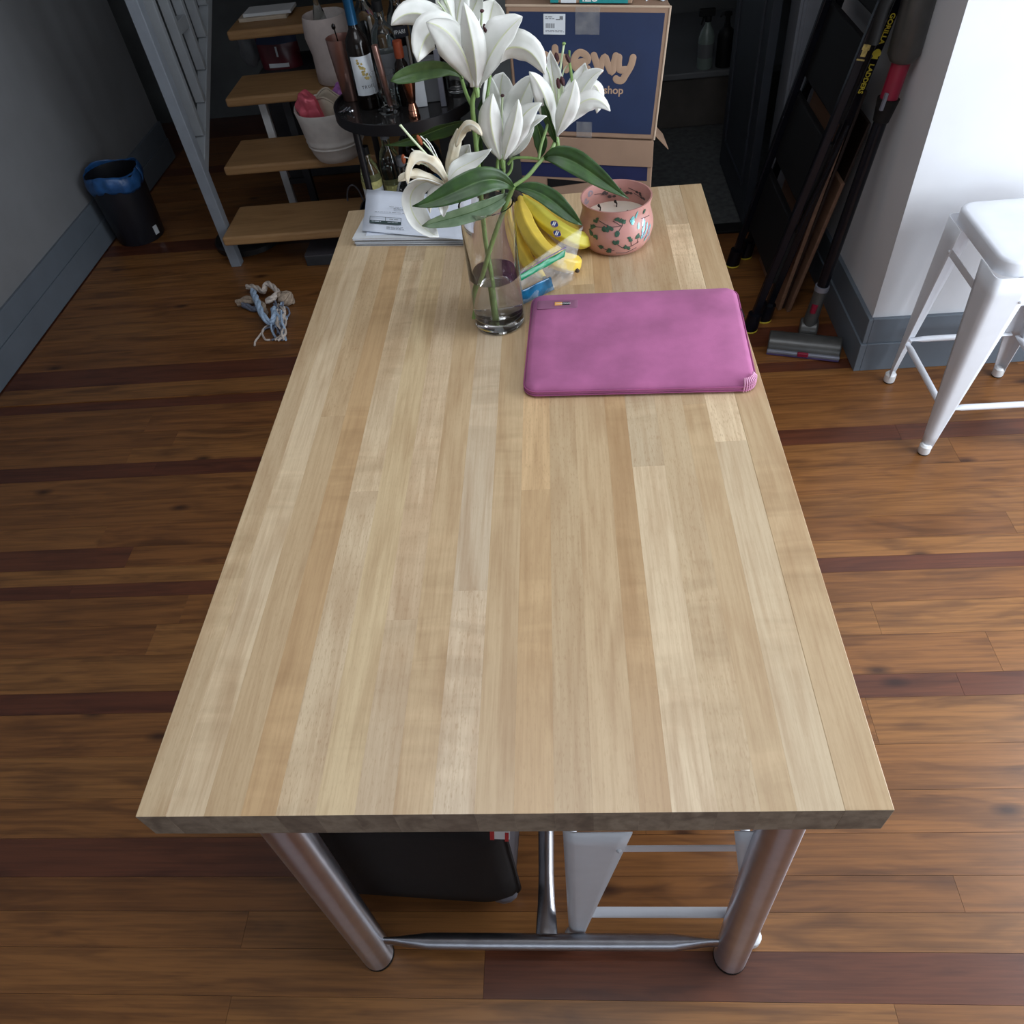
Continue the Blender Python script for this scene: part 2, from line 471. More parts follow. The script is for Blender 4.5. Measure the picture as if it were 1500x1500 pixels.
M['darkglass'] = mat('dark_wine_glass', (.008, .005, .004), 0.14, var=0.1, spec=.35)
M['smoke'] = mat('smoked_mirror_glass', (.03, .028, .028), 0.06, 0.4, var=0.1)
M['stem'] = mat('lily_stem_green', (.17, .27, .08), 0.45, var=0.2, scale=40)
M['leaf'] = petal_mat('lily_leaf_green', (.028, .080, .010), (.015, .046, .007), 0.10)
M['leaf2'] = petal_mat('dusty_leaf_green', (.075, .135, .035), (.034, .078, .018), 0.12)
M['leafpale'] = petal_mat('pale_leaf_underside', (.20, .28, .17), (.13, .20, .11), 0.12)
M['petal'] = petal_mat('white_petal', (.90, .90, .87), (.84, .85, .81), 0.3)
M['rib'] = petal_mat('petal_midrib', (.74, .77, .52), (.82, .84, .68), 0.3)
M['wilt'] = petal_mat('wilted_petal', (.86, .82, .69), (.72, .63, .46), 0.3)
M['anther'] = mat('maroon_anther', (.045, .008, .010), 0.7, var=0.3)
M['rust'] = mat('rusty_anther', (.28, .06, .015), 0.7, var=0.3)
M['filament'] = petal_mat('pale_filament', (.70, .78, .55), (.62, .72, .45), 0.2)
M['banana'] = mat('banana_peel', (.80, .58, .085), 0.42, var=0.14, scale=16, sss=0.05)
M['bananagreen'] = mat('greenish_banana_peel', (.74, .66, .09), 0.45, var=0.14, scale=16)
M['bananatip'] = mat('banana_tip_brown', (.06, .04, .03), 0.7, var=0.2)
M['sticker'] = mat('blue_sticker', (.025, .055, .24), 0.4, var=0.1)
M['bag'] = film('zip_bag_film', (.90, .91, .90), 0.13, 0.06)
M['green'] = mat('green_zip_strip', (.01, .24, .11), 0.35, var=0.1)
M['violet'] = mat('violet_zip_strip', (.13, .08, .24), 0.35, var=0.1)
M['bluepack'] = mat('blue_wrapper', (.010, .12, .25), 0.2, var=0.6, scale=35, bump=0.5, bscale=45)
M['candle'] = mat('pink_frosted_glass', (.49, .245, .215), 0.40, var=0.12, scale=9, sss=0.15, coat=0.15)
M['wax'] = mat('cream_wax', (.72, .66, .56), 0.45, var=0.03, sss=0.2)
M['wick'] = mat('burnt_wick', (.02, .012, .01), 0.9, var=0.2)
M['decalgreen'] = mat('dark_green_decal', (.030, .085, .055), 0.5, var=0.25)
M['decalbrown'] = mat('dark_branch_decal', (.055, .035, .035), 0.5, var=0.2)
M['iris'] = mat('iridescent_teal_decal', (.20, .56, .58), 0.25, 0.3, var=0.25, scale=90)
M['irislav'] = mat('iridescent_lavender_decal', (.50, .46, .62), 0.25, 0.3, var=0.25, scale=90)
M['greyblot'] = mat('grey_feather_decal', (.27, .22, .25), 0.4, 0.2, var=0.2)
M['copper'] = mat('copper', (.62, .27, .17), 0.22, 1.0, var=0.1)
M['copperrose'] = mat('rose_copper', (.55, .33, .28), 0.3, 0.9, var=0.1)
M['capblue'] = mat('blue_foil_capsule', (.008, .075, .17), 0.35, 0.4, var=0.15)
M['caporange'] = mat('orange_bottle_cap', (.27, .05, .016), 0.45, var=0.1)
M['redorange'] = mat('bright_orange_cap', (.85, .10, .02), 0.45, var=0.12)
M['label'] = mat('white_bottle_label', (.66, .70, .74), 0.6, var=0.03)
M['gold'] = mat('ochre_print', (.42, .32, .10), 0.6, var=0.35, scale=120)
M['greyboard'] = mat('grey_board', (.15, .157, .17), 0.6, var=0.1)
M['lime'] = mat('lemon_slice_print', (.55, .52, .20), 0.5, var=0.2, scale=90)
M['darkfabric'] = mat('dark_brown_fabric', (.008, .0055, .0055), 0.85, var=0.2, scale=60, bump=0.15, bscale=500)
M['greyfabric'] = mat('grey_side_fabric', (.075, .070, .080), 0.6, var=0.12)
M['red'] = mat('red_print', (.50, .03, .04), 0.45, var=0.15)
M['redbag'] = mat('dark_red_bag', (.10, .008, .016), 0.35, var=0.25, scale=25, bump=0.2, bscale=40)
M['ropeblue'] = mat('pale_blue_rope', (.38, .50, .66), 0.9, var=0.2, scale=160, bump=0.5, bscale=400)
M['ropetan'] = mat('tan_rope', (.40, .31, .235), 0.9, var=0.25, scale=120, bump=0.5, bscale=400)
M['ropepale'] = mat('pale_cotton_rope', (.60, .52, .46), 0.9, var=0.2, scale=120, bump=0.5, bscale=400)
M['ropegrey'] = mat('grey_blue_rope', (.16, .18, .24), 0.9, var=0.3, scale=120, bump=0.5, bscale=400)
M['brownboard'] = wood('brown_board', [(.24, .135, .085), (.20, .11, .07), (.27, .15, .095)], (.09, .045, .028), 'Y', rough=0.45, fine=120)
M['darkboard'] = mat('dark_brown_board', (.022, .012, .009), 0.4, var=0.2)
M['vacgrey'] = mat('smoky_grey_plastic', (.055, .055, .053), 0.3, var=0.2)
M['vacred'] = mat('red_plastic', (.22, .008, .03), 0.3, var=0.1)
M['vacsilver'] = mat('silver_plastic', (.24, .25, .30), 0.35, 0.4, var=0.06)
M['vacpurple'] = mat('purple_plastic', (.055, .035, .11), 0.4, var=0.1)
M['binblack'] = mat('black_bin_plastic', (.012, .013, .018), 0.4, var=0.15)
M['bluebag'] = mat('blue_bin_liner', (.02, .085, .24), 0.35, var=0.3, scale=30, bump=0.5, bscale=50)
M['spray'] = mat('pale_green_bottle', (.16, .20, .18), 0.35, var=0.08)
M['tub'] = mat('dark_stone_panel', (.060, .052, .045), 0.55, var=0.3, scale=7)
M['shower'] = mat('grey_shower_wall', (.115, .12, .125), 0.6, var=0.12, scale=4)
M['darkbin'] = mat('dark_grey_bin', (.035, .037, .042), 0.6, var=0.15)
M['robot'] = mat('black_disc', (.010, .010, .011), 0.35, var=0.15)

# ================================================================== THE ROOM
YB = 2.69                      # back wall plane; the bathroom lies beyond it
WX = 1.064                     # left face of the wall stub on the right
WY = 1.745                     # front face of the same wall
LX = -2.08                     # left wall
H = 2.75

fl = MB().box(LX - 1.6, 3.4, -3.3, 5.0, -0.06, -0.004)
floor = struct('floor', fl, M['plank_red'], smooth=0)
seams = [-.46, -.36, -.26, -.17, -.07, .012, .08, .147, .229, .318, .42, .534, .594, .703, .80, .897, .946, 1.005, 1.085, 1.174, 1.28,
         1.386, 1.455, 1.53, 1.609, 1.713, 1.80, 1.89, 2.0, 2.1, 2.195, 2.29, 2.38, 2.475, 2.575, 2.68]
y = 2.68
while y < 4.2:
    y += random.choice((.09, .105, .12)); seams.append(y)
redset = {7, 11, 15, 21, 27}
for i in range(len(seams) - 1):
    y0, y1 = seams[i], seams[i + 1]
    x0 = LX + 0.03
    x1 = 2.28 if y1 <= WY + .06 else (WX - 0.001 if y0 < 2.6 else -0.37)
    if WY < y1 <= WY + .06: y1 = WY - .001
    cuts = [x0]
    x = x0 + random.uniform(.5, 1.9)
    while x < x1 - .5:
        cuts.append(x); x += random.uniform(1.1, 2.4)
    cuts.append(x1)
    if i == 4: cuts = [x0, -.105, x1]          # butt joint in front of the table
    if i == 5: cuts = [x0, -.60, x1]
    if i == 7: cuts = [x0, -.20, x1]
    for k in range(len(cuts) - 1):
        red = (i in redset and (i != 7 or k == 0)) or (i == 4 and k == 1) or random.random() < .06
        if i == 4 and k == 0: red = False
        b = MB().box(cuts[k] + .0003, cuts[k + 1] - .0003, y0 + .0003, y1 - .0003, -.004, 0.0)
        obj('plank', b, M['plank_red'] if red else M['plank'], floor, smooth=0)

# walls
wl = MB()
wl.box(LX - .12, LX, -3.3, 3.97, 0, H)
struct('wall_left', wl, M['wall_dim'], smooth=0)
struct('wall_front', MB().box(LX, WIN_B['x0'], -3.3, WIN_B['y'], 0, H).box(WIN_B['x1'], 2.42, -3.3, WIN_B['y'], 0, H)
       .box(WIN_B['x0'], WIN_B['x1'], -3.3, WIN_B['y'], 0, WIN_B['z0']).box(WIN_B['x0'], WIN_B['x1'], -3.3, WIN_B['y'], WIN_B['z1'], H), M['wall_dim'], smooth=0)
xr = WIN_R['x']
struct('wall_right', MB().box(xr, xr + .14, WIN_B['y'], WIN_R['y0'], 0, H).box(xr, xr + .14, WIN_R['y1'], WY + .15, 0, H)
       .box(xr, xr + .14, WIN_R['y0'], WIN_R['y1'], 0, WIN_R['z0']).box(xr, xr + .14, WIN_R['y0'], WIN_R['y1'], WIN_R['z1'], H), M['wall_white'], smooth=0)
struct('wall_corner', MB().box(WX, xr, WY, WY + .15, 0, H).box(WX, WX + .14, WY + .15, YB + .1, 0, H), M['wall_white'], smooth=0)
struct('wall_back', MB().box(-.36, .16, YB, YB + .1, 0, H).box(.95, WX, YB, YB + .1, 0, H).box(.16, .95, YB, YB + .1, 2.06, H), M['wall_dark'], smooth=0)
struct('wall_stair_side', MB().box(-.36, -.26, YB + .1, 4.5, 0, H), M['wall_dark'], smooth=0)
struct('wall_stair_end', MB().box(LX - 1.6, -.36, 4.5, 4.6, 0, H).box(LX - 1.6, LX - 1.5, 3.9, 4.5, 0, H).box(LX - 1.6, LX - .12, 3.88, 3.97, 0, H), M['wall_dark'], smooth=0)
struct('ceiling', MB().box(LX - 1.6, 3.4, -3.3, ADDED_SKY['y0'], H, H + .08).box(LX - 1.6, 3.4, ADDED_SKY['y1'], 5.0, H, H + .08)
       .box(LX - 1.6, ADDED_SKY['x0'], ADDED_SKY['y0'], ADDED_SKY['y1'], H, H + .08).box(ADDED_SKY['x1'], 3.4, ADDED_SKY['y0'], ADDED_SKY['y1'], H, H + .08), M['ceiling'], smooth=0)


def window(name, M4, wd, ht):
    """a sash window lying in the local XZ plane of M4"""
    mb = MB()
    for (a, b, c, d) in ((0, .06, 0, ht), (wd - .06, wd, 0, ht), (.06, wd - .06, 0, .07), (.06, wd - .06, ht - .06, ht), (.06, wd - .06, ht / 2 - .03, ht / 2 + .03)):
        mb.box(a, b, .03, .09, c, d, M4)
    r = struct(name, mb, M['whiteplastic'], smooth=0)
    for c, d in ((.07, ht / 2 - .03), (ht / 2 + .03, ht - .06)):
        obj('pane', MB().box(.06, wd - .06, .058, .062, c, d, M4), M['glass'], r, smooth=0)
    obj('sill', MB().box(-.04, wd + .04, -.05, .03, -.03, 0, M4), M['whiteplastic'], r, smooth=0)
    return r


window('window_1', frame((xr, WIN_R['y1'], WIN_R['z0']), (0, -1, 0), (1, 0, 0)), WIN_R['y1'] - WIN_R['y0'], WIN_R['z1'] - WIN_R['z0'])
for nm_, S_ in (('added_skylight', ADDED_SKY),):  # unseen skylight, made up to carry the overhead fill lamp
    sk = MB()
    for a_, b_, c_, d_ in ((S_['x0'] - .05, S_['x1'] + .05, S_['y0'] - .05, S_['y0']), (S_['x0'] - .05, S_['x1'] + .05, S_['y1'], S_['y1'] + .05),
                           (S_['x0'] - .05, S_['x0'], S_['y0'], S_['y1']), (S_['x1'], S_['x1'] + .05, S_['y0'], S_['y1'])):
        sk.box(a_, b_, c_, d_, H - .012, H + .09)
    w3 = struct(nm_, sk, M['whiteplastic'], smooth=0)
    obj('pane', MB().box(S_['x0'], S_['x1'], S_['y0'], S_['y1'], H + .05, H + .056), M['glass'], w3, smooth=0)
window('window_2', frame((WIN_B['x1'], WIN_B['y'], WIN_B['z0']), (-1, 0, 0), (0, -1, 0)), WIN_B['x1'] - WIN_B['x0'], WIN_B['z1'] - WIN_B['z0'])


def baseboard(name, pts, inward):
    """two-step board along a polyline, front face pushed out along 'inward' per segment"""
    mb = MB()
    for si, ((a, b), nrm) in enumerate(zip(zip(pts[:-1], pts[1:]), inward)):
        a = Vector((*a, 0)); b = Vector((*b, 0)); n = Vector((*nrm, 0)); d = (b - a).normalized()
        for z0, z1, t in ((0, .105, .02), (.105, .195, .014)):
            ea = d * 0
            eb = d * (t if si < len(pts) - 2 else 0)
            A = a - ea; B_ = b + eb
            q = [A, B_, B_ + n * t, A + n * t]
            if (B_ - A).cross(n).z < 0: q = [q[1], q[0], q[3], q[2]]
            mb.hexa([p + Vector((0, 0, z0)) for p in q], [p + Vector((0, 0, z1)) for p in q])
    return struct(name, mb, M['base'], smooth=0, bevel=.002)


baseboard('baseboard_corner', [(WX, YB), (WX, WY), (xr, WY)], [(-1, 0), (0, -1)])
baseboard('baseboard_left', [(LX, -3.2), (LX, 3.97)], [(1, 0)])
baseboard('baseboard_back', [(-.36, YB), (.15, YB)], [(0, -1)])

# doorway to the bathroom
tr = MB()
for z0 in (0,):
    tr.box(.945, 1.04, YB - .02, YB, 0, 2.1).box(.955, 1.02, YB - .028, YB - .02, 0, 2.1)
    tr.box(.935, .955, YB - .01, YB + .11, 0, 2.06)
struct('trim_1', tr, M['casing'], smooth=0, bevel=.003)
struct('trim_2', MB().box(.16, .935, YB - .01, YB + .06, 0.0, .012), M['blackmat'], smooth=0, bevel=.003)
struct('floor_bathroom', MB().box(-.26, 1.6, YB + .06, 4.9, -.05, .004), M['tile'], smooth=0)
struct('wall_bathroom', MB().box(-.26, 1.6, 4.72, 4.8, 0, H).box(1.5, 1.6, YB + .1, 4.72, 0, H).box(WX + .14, 1.6, YB, YB + .1, 0, H), M['shower'], smooth=0)
d = MB().box(.853, .888, YB + .03, YB + .64, .012, 2.03)
door = struct('door_1', d, M['door'], smooth=0, bevel=.003)
for z0, z1 in ((.14, .86), (1.05, 1.9)):
    p = MB()
    p.box(.845, .853, YB + .12, YB + .55, z0, z0 + .012).box(.845, .853, YB + .12, YB + .55, z1 - .012, z1)
    p.box(.845, .853, YB + .12, YB + .132, z0 + .012, z1 - .012).box(.845, .853, YB + .538, YB + .55, z0 + .012, z1 - .012)
    obj('panel_moulding', p, M['door'], door, smooth=0)
hd = MB().tube([(.853, YB + .57, .98), (.80, YB + .57, .98), (.79, YB + .54, .98), (.79, YB + .46, .98)], .009, 8)
obj('door_handle', hd, M['blackmat'], door)

# bathtub ledge at the far end of the bathroom, bottles on it
tub = thing('bathtub', 'dark stone-fronted tub ledge at the far end of the bathroom', 'bathtub', (.6, 3.9, 0))
obj('front_panel', MB().box(-.2, 1.48, 3.78, 3.86, .004, .235), M['tub'], tub, smooth=0, bevel=.004)
obj('ledge', MB().box(-.2, 1.48, 3.765, 4.70, .235, .265), M['shower'], tub, smooth=0, bevel=.006)


def spray(name, px, label, cat, dark):
    b = PZ(px, 100, .265); b.y = max(b.y, 3.82)
    t = thing(name, label, cat, b)
    if not dark:
        obj('bottle', MB().lathe([(.0, 0), (.036, 0), (.038, .008), (.038, .13), (.030, .16), (.014, .185), (.013, .20)], b, 20), M['spray'], t)
        mb = MB().lathe([(.016, .198), (.016, .222)], b, 14).box(-.045, .03, -.012, .012, .222, .252, Matrix.Translation(b))
        mb.hexa([b + Vector(p) for p in ((-.035, -.006, .185), (-.028, -.006, .185), (-.028, .006, .185), (-.035, .006, .185))],
                [b + Vector(p) for p in ((-.025, -.006, .224), (-.015, -.006, .224), (-.015, .006, .224), (-.025, .006, .224))])
        obj('trigger', mb, M['blackmat'], t, bevel=.003)
        lb = MB().lathe([(.0386, .05), (.0386, .11)], b, 20, cap0=False, cap1=False)
        obj('label', lb, M['shower'], t)
    else:
        obj('bottle', MB().lathe([(.0, 0), (.038, 0), (.040, .008), (.040, .135), (.034, .155), (.016, .17), (.015, .185)], b, 20), M['blackmat'], t)
        mb = MB().lathe([(.012, .185), (.012, .215), (.018, .217), (.018, .23), (.006, .232)], b, 14).tube([b + Vector((0, 0, .226)), b + Vector((-.03, 0, .224)), b + Vector((-.036, 0, .212))], .005, 8)
        obj('pump', mb, M['blackmat'], t)
    return t


spray('spray_bottle', 1032, 'pale spray bottle with a black trigger on the bathroom ledge', 'bottle', False)
spray('pump_bottle', 1061, 'black pump bottle beside the pale spray bottle on the ledge', 'bottle', True)

# ================================================================== THE TABLE
TW, TL, TH, TT = .924, 1.597, .740, .060
table = thing('dining_table', 'butcher-block table of glued maple staves on tubular steel legs', 'table', (0, TL / 2, 0))
xb = [-.462, -.421, -.372, -.324, -.279, -.229, -.179, -.131, -.082, -.030, .018, .067, .114, .169, .207, .261, .310, .352, .406, .462]
rt = random.Random(11)
TINT = dict(P=(.60, .455, .285), L=(.655, .515, .34), T=(.575, .42, .25), B=(.53, .355, .19), Y=(.63, .485, .29), G=(.57, .435, .285), W=(.665, .53, .37), R=(.58, .40, .22), D=(.52, .35, .19))
for i in range(len(xb) - 1):
    cuts = [0.0]
    if 0 < i < len(xb) - 2 and rt.random() < .5:
        a = rt.uniform(.25, 1.25); cuts.append(a)
        if a < .75 and rt.random() < .5: cuts.append(rt.uniform(a + .4, 1.4))
    cuts.append(TL)
    for k in range(len(cuts) - 1):
        g = .00003
        x0, x1, y0, y1 = xb[i] + g, xb[i + 1] - g, cuts[k] + g, cuts[k + 1] - g
        z0, z1 = TH - TT, TH
        vs = [(x, y, z) for z in (z0, z1) for y in (y0, y1) for x in (x0, x1)]
        mb = MB()
        mb.add(vs, [(0, 2, 3, 1), (4, 5, 7, 6), (0, 4, 6, 2), (1, 3, 7, 5)], 0)
        mb.f += [(0, 1, 5, 4), (2, 6, 7, 3)]; mb.mi += [1, 1]
        so = obj('stave', mb, [M['stave'], M['endgrain']], table, smooth=0, bevel=.0010 if i in (0, len(xb) - 2) else 0, bseg=2)
        c_ = TINT['PLTBLYGTWTRTTDLPTLT'[i]]; f_ = rt.uniform(.93, 1.06) * (1 if k == 0 else rt.choice((.88, 1.1)))
        so.color = (c_[0] * f_, c_[1] * f_, c_[2] * f_, 1)


def leg(x0, y0, x1, y1):
    a = Vector((x0, y0, TH - TT)); b = Vector((x1, y1, 0.006))
    o = obj('leg', MB().tube([a, a.lerp(b, .5), b], .030, 32), M['leg_steel'], table, bevel=.002)
    obj('foot_cap', MB().tube([b, b - Vector((0, 0, .006))], .0305, 32), M['blackmat'], o)


leg(-.315, .036, -.315, .003); leg(.361, .036, .361, .003)
leg(-.315, TL - .036, -.315, TL - .003); leg(.361, TL - .036, .361, TL - .003)
for yy in (.008, TL - .008):
    xs = [-.288, -.268, -.24, -.20, -.1, .02, .15, .25, .285, .313, .334]
    rr = [(.018, .005), (.018, .006), (.0165, .010), (.0145, .0145), (.0145, .0145), (.0145, .0145), (.0145, .0145), (.0145, .0145), (.0165, .010), (.018, .006), (.018, .005)]
    obj('crossbar', MB().tube([(x, yy, .083) for x in xs], rr, 20, flat=(0, 0, 1)), M['bar_steel'], table)
ys = [.016, .035, .07, .12, .2, .8, 1.4, 1.48, 1.53, 1.562, 1.581]
rr = [(.020, .005), (.019, .007), (.0165, .0125), (.0150, .0145)] + [(.0160, .0160)] * 3 + [(.0158, .0150), (.0165, .0125), (.019, .007), (.020, .005)]
obj('stretcher', MB().tube([(.021, yy, .104) for yy in ys], rr, 20, flat=(1, 0, 0)), M['steel'], table)

# ================================================================== ON THE TABLE
# ---- laptop sleeve
q = [PZ(771, 577, .750), PZ(1106, 570, .750), PZ(1081, 424, .752), PZ(777, 437, .752)]
sl_c = (q[0] + q[1] + q[2] + q[3]) / 4; sl_c.z = TH
sleeve = thing('laptop_sleeve', 'pink zipped neoprene laptop sleeve lying on the table', 'laptop sleeve', sl_c)
ex = ((q[1] - q[0]) + (q[2] - q[3])) / 2; ey = ((q[3] - q[0]) + (q[2] - q[1])) / 2
SW, SD = ex.length, ey.length
ex = Vector((ex.x, ex.y, 0)).normalized(); ey = Vector((-ex.y, ex.x, 0))
SM = Matrix(((ex.x, ey.x, 0, sl_c.x), (ex.y, ey.y, 0, sl_c.y), (0, 0, 1, TH), (0, 0, 0, 1)))


def rrect(wd, dp, r, n=8):
    out = []
    for cx, cy, a0 in ((wd / 2 - r, dp / 2 - r, 0), (-wd / 2 + r, dp / 2 - r, PI / 2), (-wd / 2 + r, -dp / 2 + r, PI), (wd / 2 - r, -dp / 2 + r, 1.5 * PI)):
        for k in range(n + 1):
            a = a0 + PI / 2 * k / n
            out.append((cx + r * math.cos(a), cy + r * math.sin(a)))
    return out


def pillow(mb, wd, dp, r, layers, MM, top_dome=0.0, rings=5):
    """stacked rounded-rectangle loops (inset, z), closed with a softly domed top"""
    loops = [(rrect(wd - 2 * i, dp - 2 * i, max(.004, r - i)), z) for i, z in layers]
    n = len(loops[0][0]); vs = []
    for lp, z in loops: vs += [MM @ Vector((a, b, z)) for a, b in lp]
    top = loops[-1]
    k0 = len(loops)
    for k in range(1, rings):
        s = 1 - k / rings
        vs += [MM @ Vector((a * s, b * s, top[1] + top_dome * (1 - s ** 3))) for a, b in top[0]]
    tot = k0 + rings - 1
    fs = [(i * n + j, i * n + (j + 1) % n, (i + 1) * n + (j + 1) % n, (i + 1) * n + j) for i in range(tot - 1) for j in range(n)]
    fs.append(tuple(reversed(range(n)))); fs.append(tuple(range((tot - 1) * n, tot * n)))
    mb.add(vs, fs)
    return mb


obj('body', pillow(MB(), SW, SD, .026, [(.008, 0.001), (.002, .004), (0, .009), (.0005, .014), (.005, .0205), (.013, .0245)], SM, .0035), M['pink'], sleeve, smooth=60)
for zz, ins in ((.0150, -.0006), (.0065, -.0006)):
    lp = rrect(SW - 2 * ins, SD - 2 * ins, .027); lp.append(lp[0])
    obj('piping', MB().tube([SM @ Vector((a, b, zz)) for a, b in lp], .0013, 6), M['pinkpiping'], sleeve)
zp = MB()
zl = [p for p in rrect(SW + .001, SD + .001, .027) if p[0] > -SW / 2 + .05 and p[1] > -SD / 2 + .06]
zp.tube([SM @ Vector((a, b, .0108)) for a, b in zl], [(.0026, .0009)] * len(zl), 6, flat=(0, 0, 1))
zip_ = obj('zipper', zp, M['pinkdark'], sleeve)
obj('zip_pull', MB().tube([SM @ Vector((SW / 2 + .001, .085, .0155)), SM @ Vector((SW / 2 + .004, .060, .014))], .0016, 6), M['blackmat'], zip_)
# folded strap end with its two-colour badge
sx0, sy0 = -SW / 2 + .004, SD / 2 - .052
st = pillow(MB(), .085, .030, .004, [(.0, 0), (0, .0012), (.0008, .0017)], SM @ Matrix.Translation((sx0 + .0515, sy0, .0262)))
strap = obj('strap', st, M['pinkdark'], sleeve)
bx0 = sx0 + .046
obj('badge', MB().box(bx0, bx0 + .0155, sy0 - .005, sy0 + .006, .0276, .0288, SM), M['orange'], strap, smooth=0)
obj('badge', MB().box(bx0 + .0155, bx0 + .031, sy0 - .005, sy0 + .006, .0276, .0288, SM), M['blackprint'], strap, smooth=0)
tx = text_mb(MB(), 'LOGIC', .0068, SM @ Matrix.Translation((bx0 + .0233, sy0 + .0004, .0289)), .0001)
text_mb(tx, 'case', .0062, SM @ Matrix.Translation((bx0 + .0082, sy0 + .0004, .0289)), .0)
obj('lettering', tx, M['whiteprint'], strap, smooth=0)
# concertina folds at the near right corner
rb = MB()
for k in range(9):
    a = -PI / 2 + (k + .5) / 9 * PI / 2
    c0 = Vector((SW / 2 - .026, -SD / 2 + .026, 0))
    d_ = Vector((math.cos(a), math.sin(a), 0))
    rb.tube([SM @ (c0 + d_ * .0255 + Vector((0, 0, .003))), SM @ (c0 + d_ * .0268 + Vector((0, 0, .012))), SM @ (c0 + d_ * .0264 + Vector((0, 0, .022))), SM @ (c0 + d_ * .019 + Vector((0, 0, .0295)))], .0014, 6)
obj('corner_fold', rb, mat('pale_pink_ribbing', (.62, .30, .46), .6), sleeve)

# ---- pink candle jar
CC = Vector((.228, 1.335, TH))
candle = thing('candle', 'bulbous pink frosted candle jar with leaf and bird decals', 'candle', CC)
cprof = [(.0, 0), (.060, 0), (.070, .004), (.080, .020), (.0850, .042), (.0845, .056), (.0800, .074), (.0765, .087), (.0770, .096), (.0800, .108), (.0805, .112)]
inner = [(.0770, .112), (.0740, .098), (.0735, .086), (.0770, .073), (.080, .058), (.080, .050), (0.001, .050)]
obj('jar', MB().lathe(cprof + inner, CC, 64, cap0=False, cap1=False), M['candle'], candle, smooth=50)
obj('wax', MB().lathe([(.001, .052), (.0795, .053), (.0795, .0605), (.077, .062), (.001, .0615)], CC, 48), M['wax'], candle)


def px_of(p):
    d = p - CAM; z = d.dot(FWD)
    return 750 + F_PX * d.dot(RIGHT) / z, 750 - F_PX * d.dot(UP) / z


for wx, wy in ((903, 303), (879, 309), (921, 318)):
    b = PZ(wx, wy, TH + .0615); b.z = TH + .0612
    obj('wick', MB().tube([b, b + Vector((.001, 0, .008)), b + Vector((-.003, 0, .013))], [.0014, .0014, .003], 7).ball(b + Vector((-.003, 0, .014)), .0032, n=8, k=5), M['wick'], candle)


def jar_pt(th, z, off=.0005):
    for (r0, z0), (r1, z1) in zip(cprof[1:-1], cprof[2:]):
        if z0 <= z <= z1:
            r = r0 + (r1 - r0) * (z - z0) / max(1e-6, z1 - z0); break
    else: r = .080
    return CC + Vector(((r + off) * math.cos(th), (r + off) * math.sin(th), z))


def jar_find(px, py):
    best = None
    for i in range(70):
        th = -PI * .98 + i / 69 * PI * .96
        for j in range(36):
            z = .006 + j / 35 * .1
            X, Y = px_of(jar_pt(th, z)); e = (X - px) ** 2 + (Y - py) ** 2
            if best is None or e < best[0]: best = (e, th, z)
    return best[1], best[2]


def decal_leaf(mb, px, py, ang, ln, wd, off=.0008):
    th, z = jar_find(px, py)
    pts = []
    for k in range(10):
        a = 2 * PI * k / 10
        lx = ln / 2 * math.cos(a); ly = wd / 2 * math.sin(a) * (1 - .35 * math.cos(a))
        u = lx * math.cos(ang) - ly * math.sin(ang); v = lx * math.sin(ang) + ly * math.cos(ang)
        pts.append(jar_pt(th + u / .083, min(.11, max(.004, z + v)), off))
    c0 = sum(pts, Vector()) / 10
    c0 = jar_pt(th, z, off + .0003)
    mb.add(pts + [c0], [(k, (k + 1) % 10, 10) for k in range(10)])


def decal_twig(mb, pix, r=.0007):
    pp = [jar_find(*p) for p in pix]
    out = []
    for (a, za), (b, zb) in zip(pp[:-1], pp[1:]):
        for k in range(4): out.append(jar_pt(a + (b - a) * k / 4, za + (zb - za) * k / 4, .0003))
    out.append(jar_pt(*pp[-1], .0003))
    mb.tube(out, r, 5)


lf = MB(); rr_ = random.Random(3)
for (px, py, n) in ((874, 322, 3), (868, 331, 3), (902, 322, 3), (911, 322, 3), (886, 336, 5), (893, 335, 3), (904, 342, 4), (867, 341, 3), (903, 356, 5), (923, 350, 3), (933, 345, 3),
                    (918, 361, 4), (891, 367, 5), (875, 347, 3), (944, 309, 3), (880, 361, 3)):
    for k in range(n):
        a = rr_.uniform(0, PI)
        decal_leaf(lf, px + rr_.uniform(-2.4, 2.4), py + rr_.uniform(-2, 2), a, rr_.uniform(.009, .013), rr_.uniform(.0055, .008), .0006 + .0003 * k)
obj('leaf_decal', lf, M['decalgreen'], candle, smooth=0, kind='stuff')
tw = MB()
for line in ([(911, 331), (890, 333), (872, 332), (862, 336)], [(911, 331), (913, 323)], [(909, 331), (898, 323)], [(911, 331), (906, 341)], [(892, 332), (876, 323)],
             [(936, 354), (926, 360), (912, 363), (902, 357)], [(926, 360), (924, 351)], [(934, 357), (934, 346)], [(902, 371), (916, 370), (932, 362)], [(940, 320), (951, 316)], [(875, 360), (890, 367), (900, 367)]):
    decal_twig(tw, line)
obj('branch_decal', tw, M['decalbrown'], candle)
bd = MB()
for (px, py, a, ln, wd) in ((927, 321, 1.2, .016, .011), (932, 315, 1.3, .018, .005), (935, 331, 1.3, .014, .006), (927, 326, .3, .010, .010)):
    decal_leaf(bd, px, py, a, ln, wd, .0011)
for k in range(9):
    decal_leaf(bd, 943 + (k % 3) * 4 - (k // 3), 326 + k * 3.2, 1.05, .015, .0040, .0013)
obj('bird_decal', bd, M['iris'], candle, smooth=0)
bd = MB()
for k in range(8):
    decal_leaf(bd, 941 + (k % 4) * 3.2, 325 + k * 3.6, 1.1, .018, .006, .0008)
obj('tail_decal', bd, M['irislav'], candle, smooth=0)
ib = MB()
